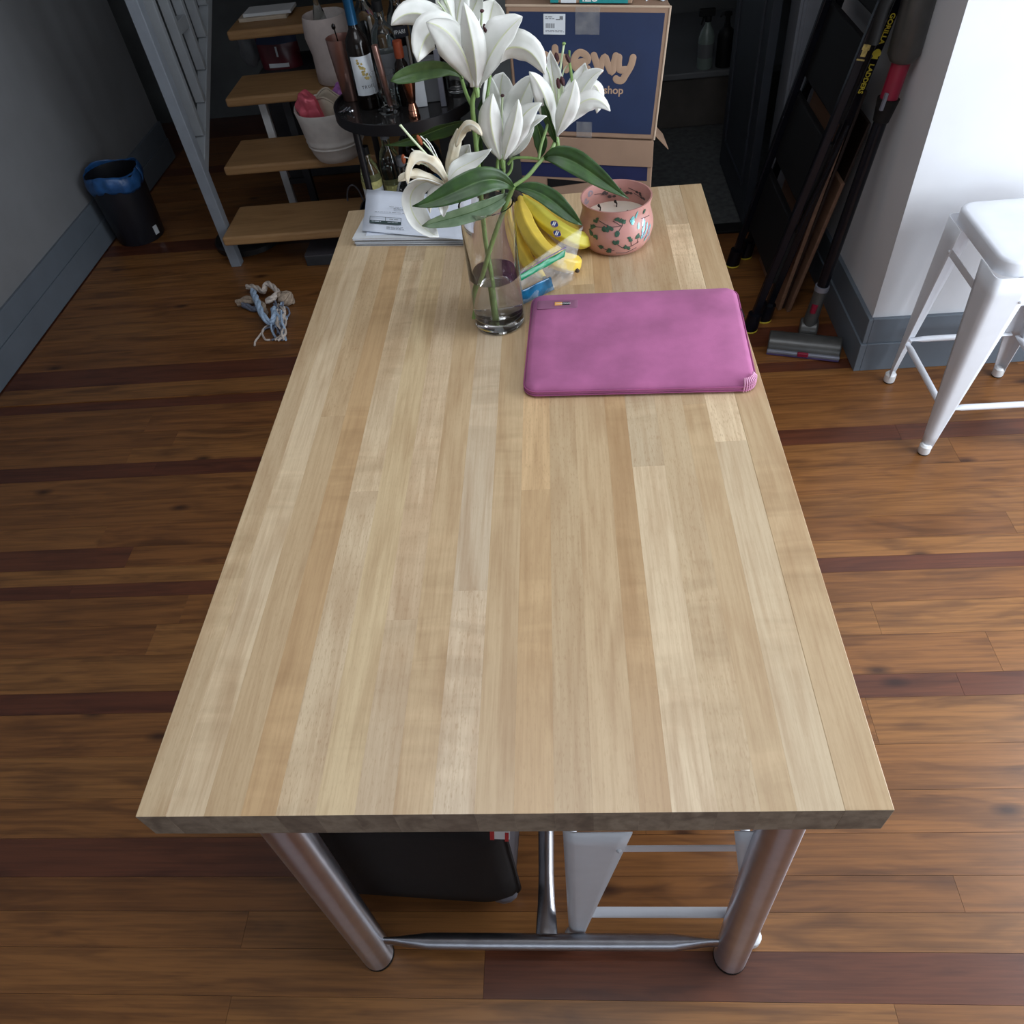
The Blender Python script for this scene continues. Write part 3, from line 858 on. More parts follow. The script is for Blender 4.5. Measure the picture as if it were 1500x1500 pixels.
for th, z, ln, wd in ((2.45, .098, .022, .014), (2.75, .090, .02, .013), (2.62, .084, .018, .010)):
    pts = []
    for k in range(10):
        a = 2 * PI * k / 10
        T = th + ln / 2 * math.cos(a) / .076; Z = z + wd / 2 * math.sin(a)
        r = .0736 + max(0, Z - .098) * .21
        pts.append(CC + Vector((r * math.cos(T), r * math.sin(T), Z)))
    ib.poly(pts)
obj('feather_decal', ib, M['greyblot'], candle, smooth=0)
ib = MB()
for th0, zz in ((1.9, .085), (1.45, .092), (1.1, .082), (.75, .09), (1.65, .078), (.55, .080)):
    for k in range(3):
        th = th0 + rr_.uniform(-.1, .1); z = zz + rr_.uniform(-.004, .004); pts = []
        for j in range(8):
            a = 2 * PI * j / 8
            pts.append(CC + Vector((.0732 * math.cos(th + .0045 * math.cos(a) / .07), .0732 * math.sin(th + .0045 * math.cos(a) / .07), z + .003 * math.sin(a))))
        ib.poly(pts)
    a0 = th0
    ib.tube([CC + Vector((.0732 * math.cos(a0 + .12 * k), .0732 * math.sin(a0 + .12 * k), zz + .002 * k)) for k in range(4)], .0006, 5)
obj('inner_leaf_decal', ib, M['decalbrown'], candle, smooth=0)

# ---- glass vase with water
VC = Vector((-.0355, 1.0355, TH))
vase = thing('vase', 'tall clear glass cylinder vase one third full of water', 'vase', VC)
R = .0525; VH = .262
vp = [(.0005, .0008), (.046, .0008), (.0500, .003), (R, .009), (R, VH - .001), (R - .0016, VH), (R - .0032, VH - .001), (R - .0032, .030), (.045, .0245), (.0005, .0235)]
obj('glass', MB().lathe(vp, VC, 72), M['glass'], vase, smooth=50)
WZ = .114
obj('water', MB().lathe([(.0005, .0233), (.0452, .0243), (R - .0028, .0298), (R - .0028, WZ + .001), (R - .0045, WZ), (.0005, WZ)], VC, 64), M['water'], vase, smooth=50)

# ---- lilies
SV = [-1, -.74, -.42, -.16, -.055, .055, .16, .42, .74, 1]


def blade(mb, ctrl, y0, half, cup=.5, twist=0.0, prof=(.95, .92), ruffle=.0022, n=21, groove=.10, tw1=None):
    """a petal or leaf grown along a curve; 'half' is its half width"""
    c = [PY(px, py, y0 + dy) for px, py, dy in ctrl]
    pa, pb = prof
    tm = pa / (pa + pb); wm = tm ** pa * (1 - tm) ** pb
    ph = (ctrl[0][0] * 7.1 + ctrl[3][1] * 3.3) % 6.28
    rows = []
    for i in range(n):
        t = i / (n - 1)
        p = bez(c, t)
        T = (bez(c, min(1, t + .02)) - bez(c, max(0, t - .02))).normalized()
        V = (CAM - p).normalized()
        Lx = T.cross(V)
        if Lx.length < .32 and rows: Lx = lastL - T * lastL.dot(T)
        Lx.normalize(); N_ = Lx.cross(T).normalized()
        if rows and Lx.dot(lastL) < 0: Lx, N_ = -Lx, -N_
        lastL = Lx
        tw = twist + ((tw1 - twist) * t if tw1 is not None else 0)
        Lr = Lx * math.cos(tw) + N_ * math.sin(tw); Nr = N_ * math.cos(tw) - Lx * math.sin(tw)
        ww = half * max(.055 if t < .5 else .0, (max(t, .0) ** pa * (1 - t) ** pb) / wm)
        if t == 0: ww = half * .16
        if t == 1: ww = half * .03
        row = []
        for s in SV:
            off = cup * ww * (s * s - .25) - groove * ww * (1 if abs(s) < .1 else 0) * (1 if cup >= 0 else -1)
            off += ruffle * math.sin(t * 19 + ph + (2.1 if s > 0 else 0)) * abs(s) ** 3 * min(1, t * 3) * min(1, (1 - t) * 4)
            row.append(p + Lr * (ww * s) + Nr * off)
        rows.append(row)
    k = len(SV); vs = [p for r in rows for p in r]; fs = []; mi = []
    b = len(mb.v)
    for i in range(n - 1):
        for j in range(k - 1):
            fs.append((i * k + j, i * k + j + 1, (i + 1) * k + j + 1, (i + 1) * k + j)); mi.append(1 if j == 4 else 0)
    mb.v += vs; mb.f += [tuple(x + b for x in f) for f in fs]; mb.mi += mi
    return mb


def lily_plant(label, loc): return thing('lily_stem', label, 'lily', loc)


def flower(parent, y0, base, petals, name='flower', cone=.008, down=None, mats=('petal', 'rib')):
    b = PY(base[0], base[1], y0); dn = PY(*(down or (base[0] + 4, base[1] + 14)), y0)
    f = obj(name, MB().tube([dn, dn.lerp(b, .6), b + (b - dn) * .3], [.0042, .0055, .0040], 10), M['stem'], parent)
    for pt in petals:
        ctrl, half, cup, tw = pt[:4]; k = pt[4] if len(pt) > 4 else {}
        mm = k.pop('mats', mats); kk = dict(k)
        obj('petal', blade(MB(), ctrl, y0, half, cup, tw, **kk), [M[mm[0]], M[mm[1]]], f, smooth=70, solid=.0007)
    return f


def stamen(parent, y0, path, anther=None, r=.0013, m='filament', am='anther'):
    pts = [PY(a, b, y0 + c) for a, b, c in path]
    s = obj('stamen', MB().tube(curve_pts(pts, 4), r, 6), M[m], parent)
    if anther:
        a0 = PY(*anther[0], y0 + path[-1][2]); a1 = PY(*anther[1], y0 + path[-1][2] - .006)
        obj('anther', MB().tube([a0, a0.lerp(a1, .2), a0.lerp(a1, .5), a0.lerp(a1, .8), a1], [.0012, .0034, .0039, .0034, .0012], 8), M[am], s)
    return s


def pistil(parent, y0, path, r=.0019, knob=.0036, km='stem'):
    pts = [PY(a, b, y0 + c) for a, b, c in path]
    p = obj('pistil', MB().tube(curve_pts(pts, 4), r, 8), M['filament'], parent)
    obj('stigma', MB().ball(pts[-1], knob, (1, 1, .7), 9, 6), M[km], p)


# first plant: the tall stem with the big bloom and the wilted bloom
lily1 = lily_plant('tall lily stem with the largest white bloom and a browned wilted bloom', (VC.x - .01, VC.y, TH + .03))
s1 = curve_pts([PY(728, 466, 1.035), PY(719, 400, 1.045), PY(710, 345, 1.05), PY(702, 257, 1.04), PY(696, 198, 1.035), PY(692, 152, 1.03), PY(697, 133, 1.03)], 5)
obj('stalk', MB().tube(s1, [.0050] * 8 + [.0046] * 10 + [.0042] * (len(s1) - 18), 12), M['stem'], lily1)
obj('stalk', MB().tube(curve_pts([PY(694, 160, 1.03), PY(684, 140, 1.055), PY(677, 118, 1.075), PY(672, 95, 1.09), PY(670, 62, 1.10)], 4), .0032, 8), M['stem'], lily1)
obj('stalk', MB().tube(curve_pts([PY(698, 215, 1.035), PY(704, 180, 1.045), PY(712, 150, 1.06), PY(718, 110, 1.075)], 4), .0028, 8), M['stem'], lily1)
f1 = flower(lily1, 1.03, (697, 126), [
    ([(699, 128, .035), (708, 70, .085), (716, 30, .11), (724, 0, .115)], .032, .35, 0, dict(prof=(1.0, .7))),
    ([(694, 124, .03), (668, 30, .07), (606, -8, .03), (573, 37, -.005)], .0195, -.35, .55, dict(tw1=.1, prof=(1.15, .8))),
    ([(692, 118, .03), (676, 38, .05), (622, 8, -.01), (612, 91, -.045)], .0255, -.3, .3, dict(prof=(1.45, .75))),
    ([(703, 124, .0), (716, 66, .0), (774, 38, -.005), (798, 109, -.03)], .0225, -.45, -.35, dict(prof=(1.15, .8))),
    ([(701, 127, -.008), (710, 86, -.02), (728, 46, -.025), (765, 24, .0)], .0275, .4, .25, dict(prof=(1.0, .75), ruffle=.003, tw1=.75)),
    ([(693, 127, -.008), (686, 88, -.025), (666, 44, -.035), (624, 33, -.035)], .0275, -.5, -.15, dict(prof=(1.05, .80), tw1=-.5)),
    ([(698, 128, -.012), (700, 92, -.035), (691, 48, -.042), (679, 3, -.03)], .0190, -.55, .15),
], down=(699, 142))
for path, an in (([(700, 105, .01), (698, 72, .01), (698, 46, .0)], ((695, 30), (699, 44))), ([(702, 105, .01), (704, 76, .01), (704, 54, .0)], ((703, 37), (704, 52))),
                 ([(703, 105, .01), (709, 74, .01), (711, 52, .0)], ((709, 35), (712, 48)))):
    stamen(f1, 1.03, path, an)
pistil(f1, 1.03, [(700, 110, .01), (703, 60, .015), (706, 16, .01)], km='anther')

f6 = flower(lily1, 1.10, (670, 62), [
    ([(670, 62, 0), (668, 30, 0), (672, 5, -.01), (682, -22, -.02)], .017, -.4, .2),
    ([(670, 62, 0), (664, 30, -.005), (655, 5, -.02), (648, -14, -.03)], .016, -.4, -.3),
    ([(672, 62, 0), (684, 30, .01), (697, 5, .01), (706, -18, .0)], .018, .4, .2),
    ([(668, 60, .01), (660, 20, .02), (650, -10, .03), (640, -30, .03)], .016, .4, .3),
    ([(672, 60, .015), (680, 20, .03), (684, -10, .04), (690, -40, .04)], .018, .4, 0),
    ([(670, 60, .012), (668, 20, .03), (664, -15, .04), (662, -44, .04)], .018, .4, 0),
], down=(672, 78))
stamen(f6, 1.10, [(668, 40, 0), (655, 10, -.02), (648, -6, -.03)], None)
stamen(f6, 1.10, [(668, 40, 0), (650, 14, -.025), (641, 2, -.035)], None)

# wilted bloom
st4 = curve_pts([PY(700, 235, 1.037), PY(690, 262, 1.0), PY(676, 285, .985), PY(668, 288, .985), PY(663, 277, .985)], 4)
obj('stalk', MB().tube(st4, .0034, 9), M['stem'], lily1)
W = ('wilt', 'wilt')
f4 = flower(lily1, .985, (663, 276), [
    ([(662, 272, .01), (650, 245, .03), (672, 205, .03), (670, 188, .03)], .011, -.6, .3, dict(mats=W)),
    ([(668, 215, .02), (676, 180, .02), (692, 172, .01), (706, 199, -.01)], .0085, -.5, .3, dict(mats=('wilt', 'petal'), prof=(.4, .5), ruffle=.003)),
    ([(664, 268, .02), (672, 245, .04), (680, 225, .045), (688, 212, .04)], .018, .3, .2),
    ([(657, 268, .008), (664, 238, .015), (690, 244, .025), (720, 218, .025)], .0150, .35, .35),
    ([(655, 272, -.005), (645, 238, -.02), (598, 205, -.03), (598, 270, -.045)], .0125, -.5, .3, dict(mats=('wilt', 'petal'), prof=(.6, .4), ruffle=.0045, tw1=1.1)),
    ([(657, 274, -.002), (632, 262, -.012), (606, 246, -.025), (583, 266, -.04)], .0085, -.6, -.3, dict(mats=W, prof=(.6, .35), ruffle=.0045, tw1=.8)),
    ([(656, 270, .005), (590, 250, .02), (584, 318, .01), (643, 347, -.02)], .0225, .45, .45, dict(prof=(.8, .5))),
    ([(658, 276, -.004), (640, 272, -.015), (628, 290, -.02), (630, 312, -.02)], .0105, -.6, .2, dict(ruffle=.003)),
    ([(660, 278, -.004), (650, 286, -.012), (648, 300, -.016), (650, 318, -.016)], .0100, .7, .0, dict(ruffle=.003)),
    ([(668, 262, .0), (673, 262, -.005), (677, 275, -.008), (672, 294, -.008)], .0085, .7, 0, dict(mats=W)),
], down=(668, 292))
pistil(f4, .985, [(655, 258, .0), (630, 232, -.01), (605, 205, -.02), (587, 184, -.025)], r=.0020, knob=.0027, km='filament')
for path in ([(655, 260, .0), (640, 236, -.005), (628, 212, -.008), (616, 199, -.008)], [(655, 262, .0), (644, 238, .0), (634, 216, .0), (624, 203, .0)], [(652, 262, .0), (636, 245, -.008), (620, 232, -.01), (603, 218, -.01)],
             [(652, 264, .0), (630, 245, -.01), (612, 236, -.015), (592, 230, -.02)], [(650, 272, -.01), (630, 264, -.02), (612, 262, -.025), (598, 268, -.03)]):
    stamen(f4, .985, path, None, r=.0010, m='petal')
stamen(f4, .985, [(655, 258, .01), (640, 232, .015), (620, 208, .01)], ((611, 198), (618, 212)), am='rust')
stamen(f4, .985, [(650, 260, .005), (620, 240, .01), (596, 240, .005)], ((590, 226), (592, 240)), am='rust')


def leaf(parent, ctrl, y0, half, cup, tw, tw1=None, ms=('leaf', 'stem'), prof=(.75, 1.05), sub=None):
    return obj('leaf', blade(MB(), ctrl, y0, half, cup, tw, prof=prof, ruffle=.0015, n=17, groove=.12, tw1=tw1), [M[ms[0]], M[ms[1]]], parent, smooth=70, solid=.0006)


leaf(lily1, [(677, 116, .03), (662, 90, .02), (615, 102, .0), (572, 119, -.02)], 1.03, .0135, .3, .35, tw1=.0, ms=('leaf2', 'leaf2'), prof=(1.0, .55))
leaf(lily1, [(697, 186, .01), (670, 168, .03), (622, 210, .03), (563, 213, .02)], 1.04, .0150, .4, .95, tw1=.6)
leaf(lily1, [(702, 262, .0), (712, 225, -.01), (700, 190, .0), (697, 165, .01)], 1.05, .007, .4, .8)

# second plant: the forked stem
lily2 = lily_plant('forked lily stem with two white trumpet blooms and long drooping leaves', (VC.x + .01, VC.y, TH + .03))
s2 = curve_pts([PY(694, 466, 1.03), PY(703, 420, 1.03), PY(718, 365, 1.025), PY(735, 315, 1.02), PY(752, 273, 1.02)], 5)
obj('stalk', MB().tube(s2, .0046, 12), M['stem'], lily2)
obj('stalk', MB().tube(curve_pts([PY(752, 273, 1.02), PY(773, 258, 1.03), PY(790, 238, 1.045), PY(806, 222, 1.06), PY(814, 206, 1.075)], 5), .0036, 10), M['stem'], lily2)
obj('stalk', MB().tube(curve_pts([PY(789, 233, 1.045), PY(793, 212, 1.055), PY(800, 190, 1.065), PY(803, 178, 1.07)], 4), .0026, 8), M['stem'], lily2)
obj('stalk', MB().tube(curve_pts([PY(752, 273, 1.02), PY(737, 262, 1.03), PY(729, 248, 1.045), PY(730, 232, 1.05)], 4), .0032, 9), M['stem'], lily2)
obj('stalk', MB().tube(curve_pts([PY(737, 300, 1.022), PY(737, 270, 1.04), PY(738, 250, 1.05), PY(738, 235, 1.05)], 4), .0032, 9), M['stem'], lily2)
obj('stalk', MB().tube(curve_pts([PY(790, 233, 1.045), PY(770, 231, 1.05), PY(752, 232, 1.05), PY(744, 241, 1.05)], 4), .0026, 8), M['stem'], lily2)
obj('stalk', MB().tube(curve_pts([PY(738, 262, 1.04), PY(747, 252, 1.05), PY(750, 240, 1.055), PY(748, 228, 1.06)], 4), .0026, 8), M['stem'], lily2)
f2 = flower(lily2, 1.05, (735, 232), [
    ([(736, 232, .015), (735, 180, .05), (728, 140, .065), (737, 106, .065)], .027, .4, 0, dict(prof=(1.0, .6))),
    ([(738, 232, .01), (746, 185, .045), (758, 150, .05), (781, 110, .05)], .024, .4, .2, dict(prof=(1.0, .7))),
    ([(733, 232, .008), (728, 190, .03), (718, 150, .035), (715, 108, .035)], .0175, .4, -.2, dict(prof=(1.0, .75))),
    ([(748, 228, .015), (762, 205, .01), (772, 185, .005), (776, 163, .01)], .018, .3, .2, dict(prof=(.7, .7))),
    ([(746, 232, .008), (758, 205, -.004), (772, 176, -.008), (801, 170, .0)], .012, .5, .45, dict(mats=('petal', 'wilt'))),
    ([(740, 232, .0), (751, 198, -.012), (760, 164, -.018), (794, 151, -.012)], .0205, -.35, .2, dict(tw1=.5)),
    ([(733, 233, -.006), (721, 202, -.022), (712, 170, -.028), (722, 137, -.022)], .0205, -.5, -.1, dict(prof=(.85, .85))),
    ([(738, 234, -.008), (744, 208, -.024), (757, 178, -.030), (759, 145, -.024)], .0155, -.6, .15, dict(prof=(.85, .95))),
], down=(737, 246))
pistil(f2, 1.05, [(736, 200, .02), (735, 170, .03), (736, 140, .03)], km='anther')
f3 = flower(lily2, 1.08, (814, 199), [
    ([(815, 198, .015), (820, 150, .045), (806, 110, .055), (806, 74, .05)], .0185, .4, .1),
    ([(816, 198, .012), (834, 150, .045), (852, 120, .055), (857, 92, .05)], .0195, .4, .1),
    ([(818, 196, .01), (842, 158, .03), (855, 108, .03), (884, 103, .025)], .0175, .4, .35),
    ([(834, 150, .05), (862, 108, .07), (888, 120, .06), (874, 166, .05)], .0110, -.4, .2, dict(prof=(.5, .45))),
    ([(816, 198, .002), (836, 160, -.002), (866, 122, -.004), (894, 163, -.014)], .0175, -.35, .25, dict(prof=(1.0, .85))),
    ([(812, 198, -.002), (806, 165, -.010), (796, 126, -.016), (775, 105, -.018)], .0175, -.4, -.2),
    ([(815, 200, -.008), (824, 172, -.024), (838, 146, -.028), (842, 116, -.020)], .0185, -.45, .15),
], down=(817, 214))
for path, an in (([(818, 165, .02), (818, 140, .025), (817, 128, .025)], ((817, 114), (819, 130))), ([(820, 165, .02), (824, 140, .025), (824, 124, .025)], ((822, 112), (826, 126))),
                 ([(817, 165, .03), (806, 115, .05), (799, 96, .05)], ((795, 78), (800, 94))), ([(820, 160, .03), (824, 110, .05), (831, 96, .05)], ((829, 79), (835, 92))),
                 ([(818, 160, .035), (815, 105, .06), (816, 92, .06)], ((814, 77), (817, 90)))):
    stamen(f3, 1.08, path, an)
pistil(f3, 1.08, [(819, 160, .03), (820, 110, .05), (826, 64, .06)])
obj('stalk', MB().tube(curve_pts([PY(836, 150, 1.10), PY(838, 120, 1.12), PY(834, 90, 1.13), PY(834, 74, 1.13)], 4), [.0026] * 8 + [.002] * 5, 7), M['stem'], lily2)
leaf(lily2, [(752, 276, -.004), (712, 236, -.045), (662, 296, -.07), (604, 302, -.075)], 1.02, .0225, .25, -.1, ms=('leaf', 'leaf2'), prof=(.75, 1.0))
leaf(lily2, [(744, 284, .006), (722, 306, -.02), (672, 318, -.04), (618, 331, -.055)], 1.02, .0155, .4, .3, ms=('leafpale', 'leaf2'), tw1=.2, prof=(.6, .6))
leaf(lily2, [(797, 232, .0), (830, 215, -.01), (868, 258, -.02), (921, 291, -.02)], 1.045, .0205, .3, .1, ms=('leaf', 'leaf2'))
leaf(lily2, [(752, 275, .0), (800, 272, -.01), (818, 305, -.015), (853, 330, -.02)], 1.02, .0170, .3, .35, tw1=.0, ms=('leaf', 'leaf2'), prof=(.75, .8))
leaf(lily2, [(790, 231, .01), (800, 205, .015), (783, 190, .02), (786, 168, .025)], 1.05, .0125, .4, .3)
leaf(lily2, [(815, 212, .0), (806, 180, -.005), (796, 160, -.01), (791, 128, .0)], 1.07, .0080, .5, .5)
leaf(lily2, [(700, 160, .06), (716, 150, .065), (726, 146, .065), (722, 130, .065)], 1.03, .012, .3, .2)

# ---- bananas
bun_o = PZ(757, 292, .79); bun_o.z = TH
bun = thing('banana_bunch', 'bunch of ripe yellow bananas lying between the vase and the candle', 'bananas', bun_o)
for pts, r, mm in (
        ([(758, 293, .792), (758, 318, .792), (760, 350, .782), (774, 385, .766), (798, 408, .760)], .0180, 'banana'),
        ([(762, 290, .806), (766, 312, .815), (776, 340, .812), (800, 372, .795), (835, 386, .768), (848, 379, .762)], .0225, 'banana'),
        ([(765, 288, .798), (782, 306, .808), (803, 326, .808), (832, 345, .792), (856, 352, .772), (864, 338, .766)], .0205, 'bananagreen'),
        ([(764, 286, .785), (790, 300, .778), (820, 322, .770), (850, 345, .762), (874, 355, .760)], .0172, 'banana'),
        ([(762, 291, .782), (775, 318, .775), (800, 356, .762), (830, 384, .7575), (845, 396, .758)], .0168, 'banana')):
    P3 = curve_pts([PZ(*p) for p in pts], 6); k = len(P3)
    for p in P3: p.z = max(p.z, TH + r * .96)
    rs = []
    for i in range(k):
        t = i / (k - 1)
        rs.append(r * (.36 + .64 * min(1, max(0, (t - .06) / .22)) ** .8) * (1 if t < .8 else max(.30, 1 - ((t - .8) / .2) ** 1.8 * .72)))
    b = MB().tube(P3, rs, 6)
    o = obj('banana', b, M[mm], bun, smooth=28, bevel=.003, bseg=3)
    tipd = (P3[-1] - P3[-2]).normalized()
    obj('tip', MB().tube([P3[-1] - tipd * .002, P3[-1] + tipd * .004, P3[-1] + tipd * .007], [rs[-1] * 1.05, rs[-1] * .9, rs[-1] * .5], 7), M['bananatip'], o)
cr = PZ(757, 288, .800)
obj('crown', MB().tube([cr + Vector((-.012, .02, .002)), cr, cr + Vector((.008, -.012, -.004))], [.010, .014, .015], 8), M['bananatip'], bun, bevel=.002)
for px, py, z, a in ((812, 328, .8275, 0), (816, 342, .8225, .1)):
    c0 = PZ(px, py, z); vd = (CAM - c0).normalized(); X = (RIGHT * .9 - UP * .45).normalized()
    Ms = frame(c0, X, vd.cross(X))
    ring = [Ms @ Vector((.0092 * math.cos(2 * PI * k / 20), .0075 * math.sin(2 * PI * k / 20), -.0012 * math.cos(2 * PI * k / 20) ** 2)) for k in range(20)]
    s_ = obj('sticker', MB().prism(ring, vd * .0005), M['sticker'], bun, smooth=0)
    obj('sticker_mark', MB().box(-.0035, -.0012, -.004, .004, .0007, .0009, Ms).box(.0002, .0022, -.0035, .0045, .0007, .0009, Ms), M['whiteprint'], s_, smooth=0)
    obj('sticker_ring', MB().tube([Ms @ Vector((.0098 * math.cos(2 * PI * k / 20), .0058 * math.sin(2 * PI * k / 20), .0007)) for k in range(21)], .00035, 4), M['orange'], s_)

# ---- zip bag lying against the bananas, a blue wrapper in it
zq = [PZ(757, 402, .812), PZ(852, 335, .835), PZ(838, 413, .744), PZ(757, 452, .744)]


def bag_pt(u, v, lift=0.0, crease=1.0):
    p = (zq[0] * (1 - u) + zq[1] * u) * (1 - v) + (zq[3] * (1 - u) + zq[2] * u) * v
    k = math.sin(PI * min(1, max(0, v)))
    p = p + Vector((0, 0, .016 * k))
    wr = .0042 * math.sin(19 * u + 9 * v) * math.sin(7 * v + 3 * u) + .0032 * math.sin(31 * u - 23 * v) + .0024 * math.sin(47 * v + 11 * u)
    p += Vector((wr * .6, -wr * .5, wr)) * (.14 + v * 1.05) * crease
    p += Vector((0, -.3, 1)) * lift
    p.z = max(p.z, TH + .0015)
    return p


zb = thing('zip_bag', 'clear plastic zip bag with green seal leaning on the bananas', 'plastic bag', (zq[3].x + .04, zq[3].y, TH))
obj('film', MB().grid(lambda u, v: bag_pt(u, v), 52, 40), M['bag'], zb, smooth=80)


def bag_back(u, v):
    p = bag_pt(u, v) + Vector((0.004, .012, -.008 * math.sin(PI * v)))
    p.z = max(p.z, TH + .001)
    return p


obj('film', MB().grid(bag_back, 20, 16), M['bag'], zb, smooth=80)
obj('zip_strip', MB().grid(lambda u, v: bag_pt(u * .80, .24 + .25 * v * (1 - .4 * u) + .27 * u * .55, .0030, .3), 24, 4), M['green'], zb, smooth=80, solid=.0006)
obj('zip_strip', MB().grid(lambda u, v: bag_pt(u * .80, .165 + .03 * v + .27 * u * .55, .0030, .3), 24, 3), M['violet'], zb, smooth=80, solid=.0006)
pk = [PZ(757, 428, .790), PZ(806, 404, .788), PZ(812, 424, .746), PZ(757, 450, .746)]


def pack(u, v):
    p = (pk[0] * (1 - u) + pk[1] * u) * (1 - v) + (pk[3] * (1 - u) + pk[2] * u) * v
    p = p + Vector((0, .006, -.006 + .0035 * math.sin(13 * u + 5 * v) * math.sin(11 * v)))
    p.z = max(p.z, TH + .003); return p


bp_ = MB().grid(pack, 12, 10)
o = obj('blue_wrapper', bp_, M['bluepack'], None, smooth=25, solid=.0022, origin=(pk[3].x + .03, pk[3].y, TH + .003))
tag(o, 'crumpled shiny blue wrapper inside the clear zip bag', 'wrapper')

# ---- papers at the far left corner
a_ = PZ(519, 360, .742); b_ = PZ(676, 358, .742)
pxd = (b_ - a_); pxd.z = 0; pxd.normalize(); pyd = Vector((-pxd.y, pxd.x, 0))


def sheets(mb, org, dx, dy, wd, dp, z0, z1):
    p = [org, org + dx * wd, org + dx * wd + dy * dp, org + dy * dp]
    mb.hexa([Vector((t.x, t.y, z0)) for t in p], [Vector((t.x, t.y, z1)) for t in p]); return mb


def word_lines(mb, Mx, x, y, rows, ws, hgt=.0016, gap=.0042, z=.0003, seed=1):
    """rows of word-length dashes: print too fine in the photograph to read"""
    r_ = random.Random(seed)
    for k in range(rows):
        cx = x; end = x + ws[k % len(ws)]
        while cx < end:
            wl_ = r_.uniform(.004, .013)
            mb.box(cx, min(end, cx + wl_), y - k * gap - hgt, y - k * gap, z, z + .0001, Mx)
            cx += wl_ + .002
    return mb


labels = ['bottom white magazine of the stack at the far left corner of the table', 'second magazine from the bottom of the stack by the vase',
          'third magazine from the bottom of the stack by the vase', 'topmost magazine of the stack, under the loose letter']
for k in range(4):
    ang = (-.012, .006, -.006, .004)[k]
    dx = Matrix.Rotation(ang, 3, 'Z') @ pxd; dy = Matrix.Rotation(ang, 3, 'Z') @ pyd
    og = a_ + pxd * (.004, .001, .002, -.001)[k] + pyd * (.001, .003, .001, .0)[k]
    z0 = TH + .0004 + k * .0052
    org = Vector((og.x + .14, og.y + .1, z0))
    t = thing('magazine', labels[k], 'magazine', org, 'papers stacked at the far left corner')
    obj('cover', sheets(MB(), og, dx, dy, .278, .205, z0 + .0042, z0 + .0047), M['paper2'], t, smooth=0)
    obj('pages', sheets(MB(), og + dx * .0012 + dy * .0012, dx, dy, .2756, .2026, z0 + .0005, z0 + .0042), M['paper'] if k % 2 else M['greyboard'], t, smooth=0)
    obj('cover', sheets(MB(), og, dx, dy, .278, .205, z0, z0 + .0005), M['paper2'], t, smooth=0)
ztop = TH + .0004 + 4 * .0052
e_ = a_ + pxd * .032 + pyd * .012
o = obj('envelope', sheets(MB(), e_, (pxd * .98 + pyd * .12).normalized(), (pyd * .98 - pxd * .12).normalized(), .22, .11, ztop, ztop + .0016), M['paper'], smooth=0, origin=(e_.x, e_.y, ztop))
tag(o, 'white envelope sticking out between the loose letter and the magazines', 'envelope')
# the letter, printed upside down from here
A0 = PZ(530.5, 338, ztop + .006); A1 = PZ(678, 349.5, ztop + .006); A3 = PY(537, 277.5, 1.605)
lx = (A1 - A0).normalized(); ly = (A3 - A0); LD = ly.length; ly.normalize(); ln_ = lx.cross(ly).normalized()
LM = Matrix(((lx.x, ly.x, ln_.x, A0.x), (lx.y, ly.y, ln_.y, A0.y), (lx.z, ly.z, ln_.z, A0.z), (0, 0, 0, 1))); LWd = .285
let = thing('letter', 'loose printed letter with a dark green bar lying on the stack', 'letter', A0 - Vector((0, 0, .0045)))
obj('sheet', MB().grid(lambda u, v: LM @ Vector((u * LWd, v * LD, -.004 * math.sin(PI * v) * (1 - u) - .0035 * u)), 8, 8), M['paper'], let, smooth=60, solid=.0007)
zz = .0012
fr = MB()
fx0, fx1, fy0 = .018, .105, .034
for a, b, c, d_ in ((fx0, fx1, fy0 + .0265, fy0 + .028), (fx0, fx0 + .0012, fy0, fy0 + .028), (fx1 - .0012, fx1, fy0, fy0 + .028), (.061, .0622, fy0 + .012, fy0 + .028)):
    fr.box(a, b, c, d_, zz, zz + .0002, LM)
obj('printed_table', fr, M['inkdark'], let, smooth=0)
obj('printed_bar', MB().box(fx0, fx1, fy0, fy0 + .012, zz, zz + .0002, LM), M['inkdark'], let, smooth=0)
pr = MB()
word_lines(pr, LM, .07, .108, 1, [.036], z=zz, seed=2); word_lines(pr, LM, .082, .101, 2, [.028, .03], z=zz, seed=3)
word_lines(pr, LM, .030, .084, 1, [.085], z=zz, seed=4); word_lines(pr, LM, .066, .024, 3, [.045, .044, .048], z=zz, seed=5)
word_lines(pr, LM, .072, fy0 + .021, 1, [.024], z=zz, seed=6); word_lines(pr, LM, .165, .028, 3, [.026, .02, .026], z=zz, seed=7)
word_lines(pr, LM, .13, .060, 3, [.06, .05, .055], z=zz, seed=9)
obj('print', pr, M['ink'], let, smooth=0)
pr = MB(); word_lines(pr, LM, fx0 + .006, fy0 + .008, 1, [.026], z=zz + .0002, seed=8); word_lines(pr, LM, fx0 + .05, fy0 + .008, 1, [.028], z=zz + .0002, seed=10)
obj('white_print', pr, M['paper'], let, smooth=0)

# ================================================================== UNDER AND BESIDE THE TABLE
# ---- white metal stools


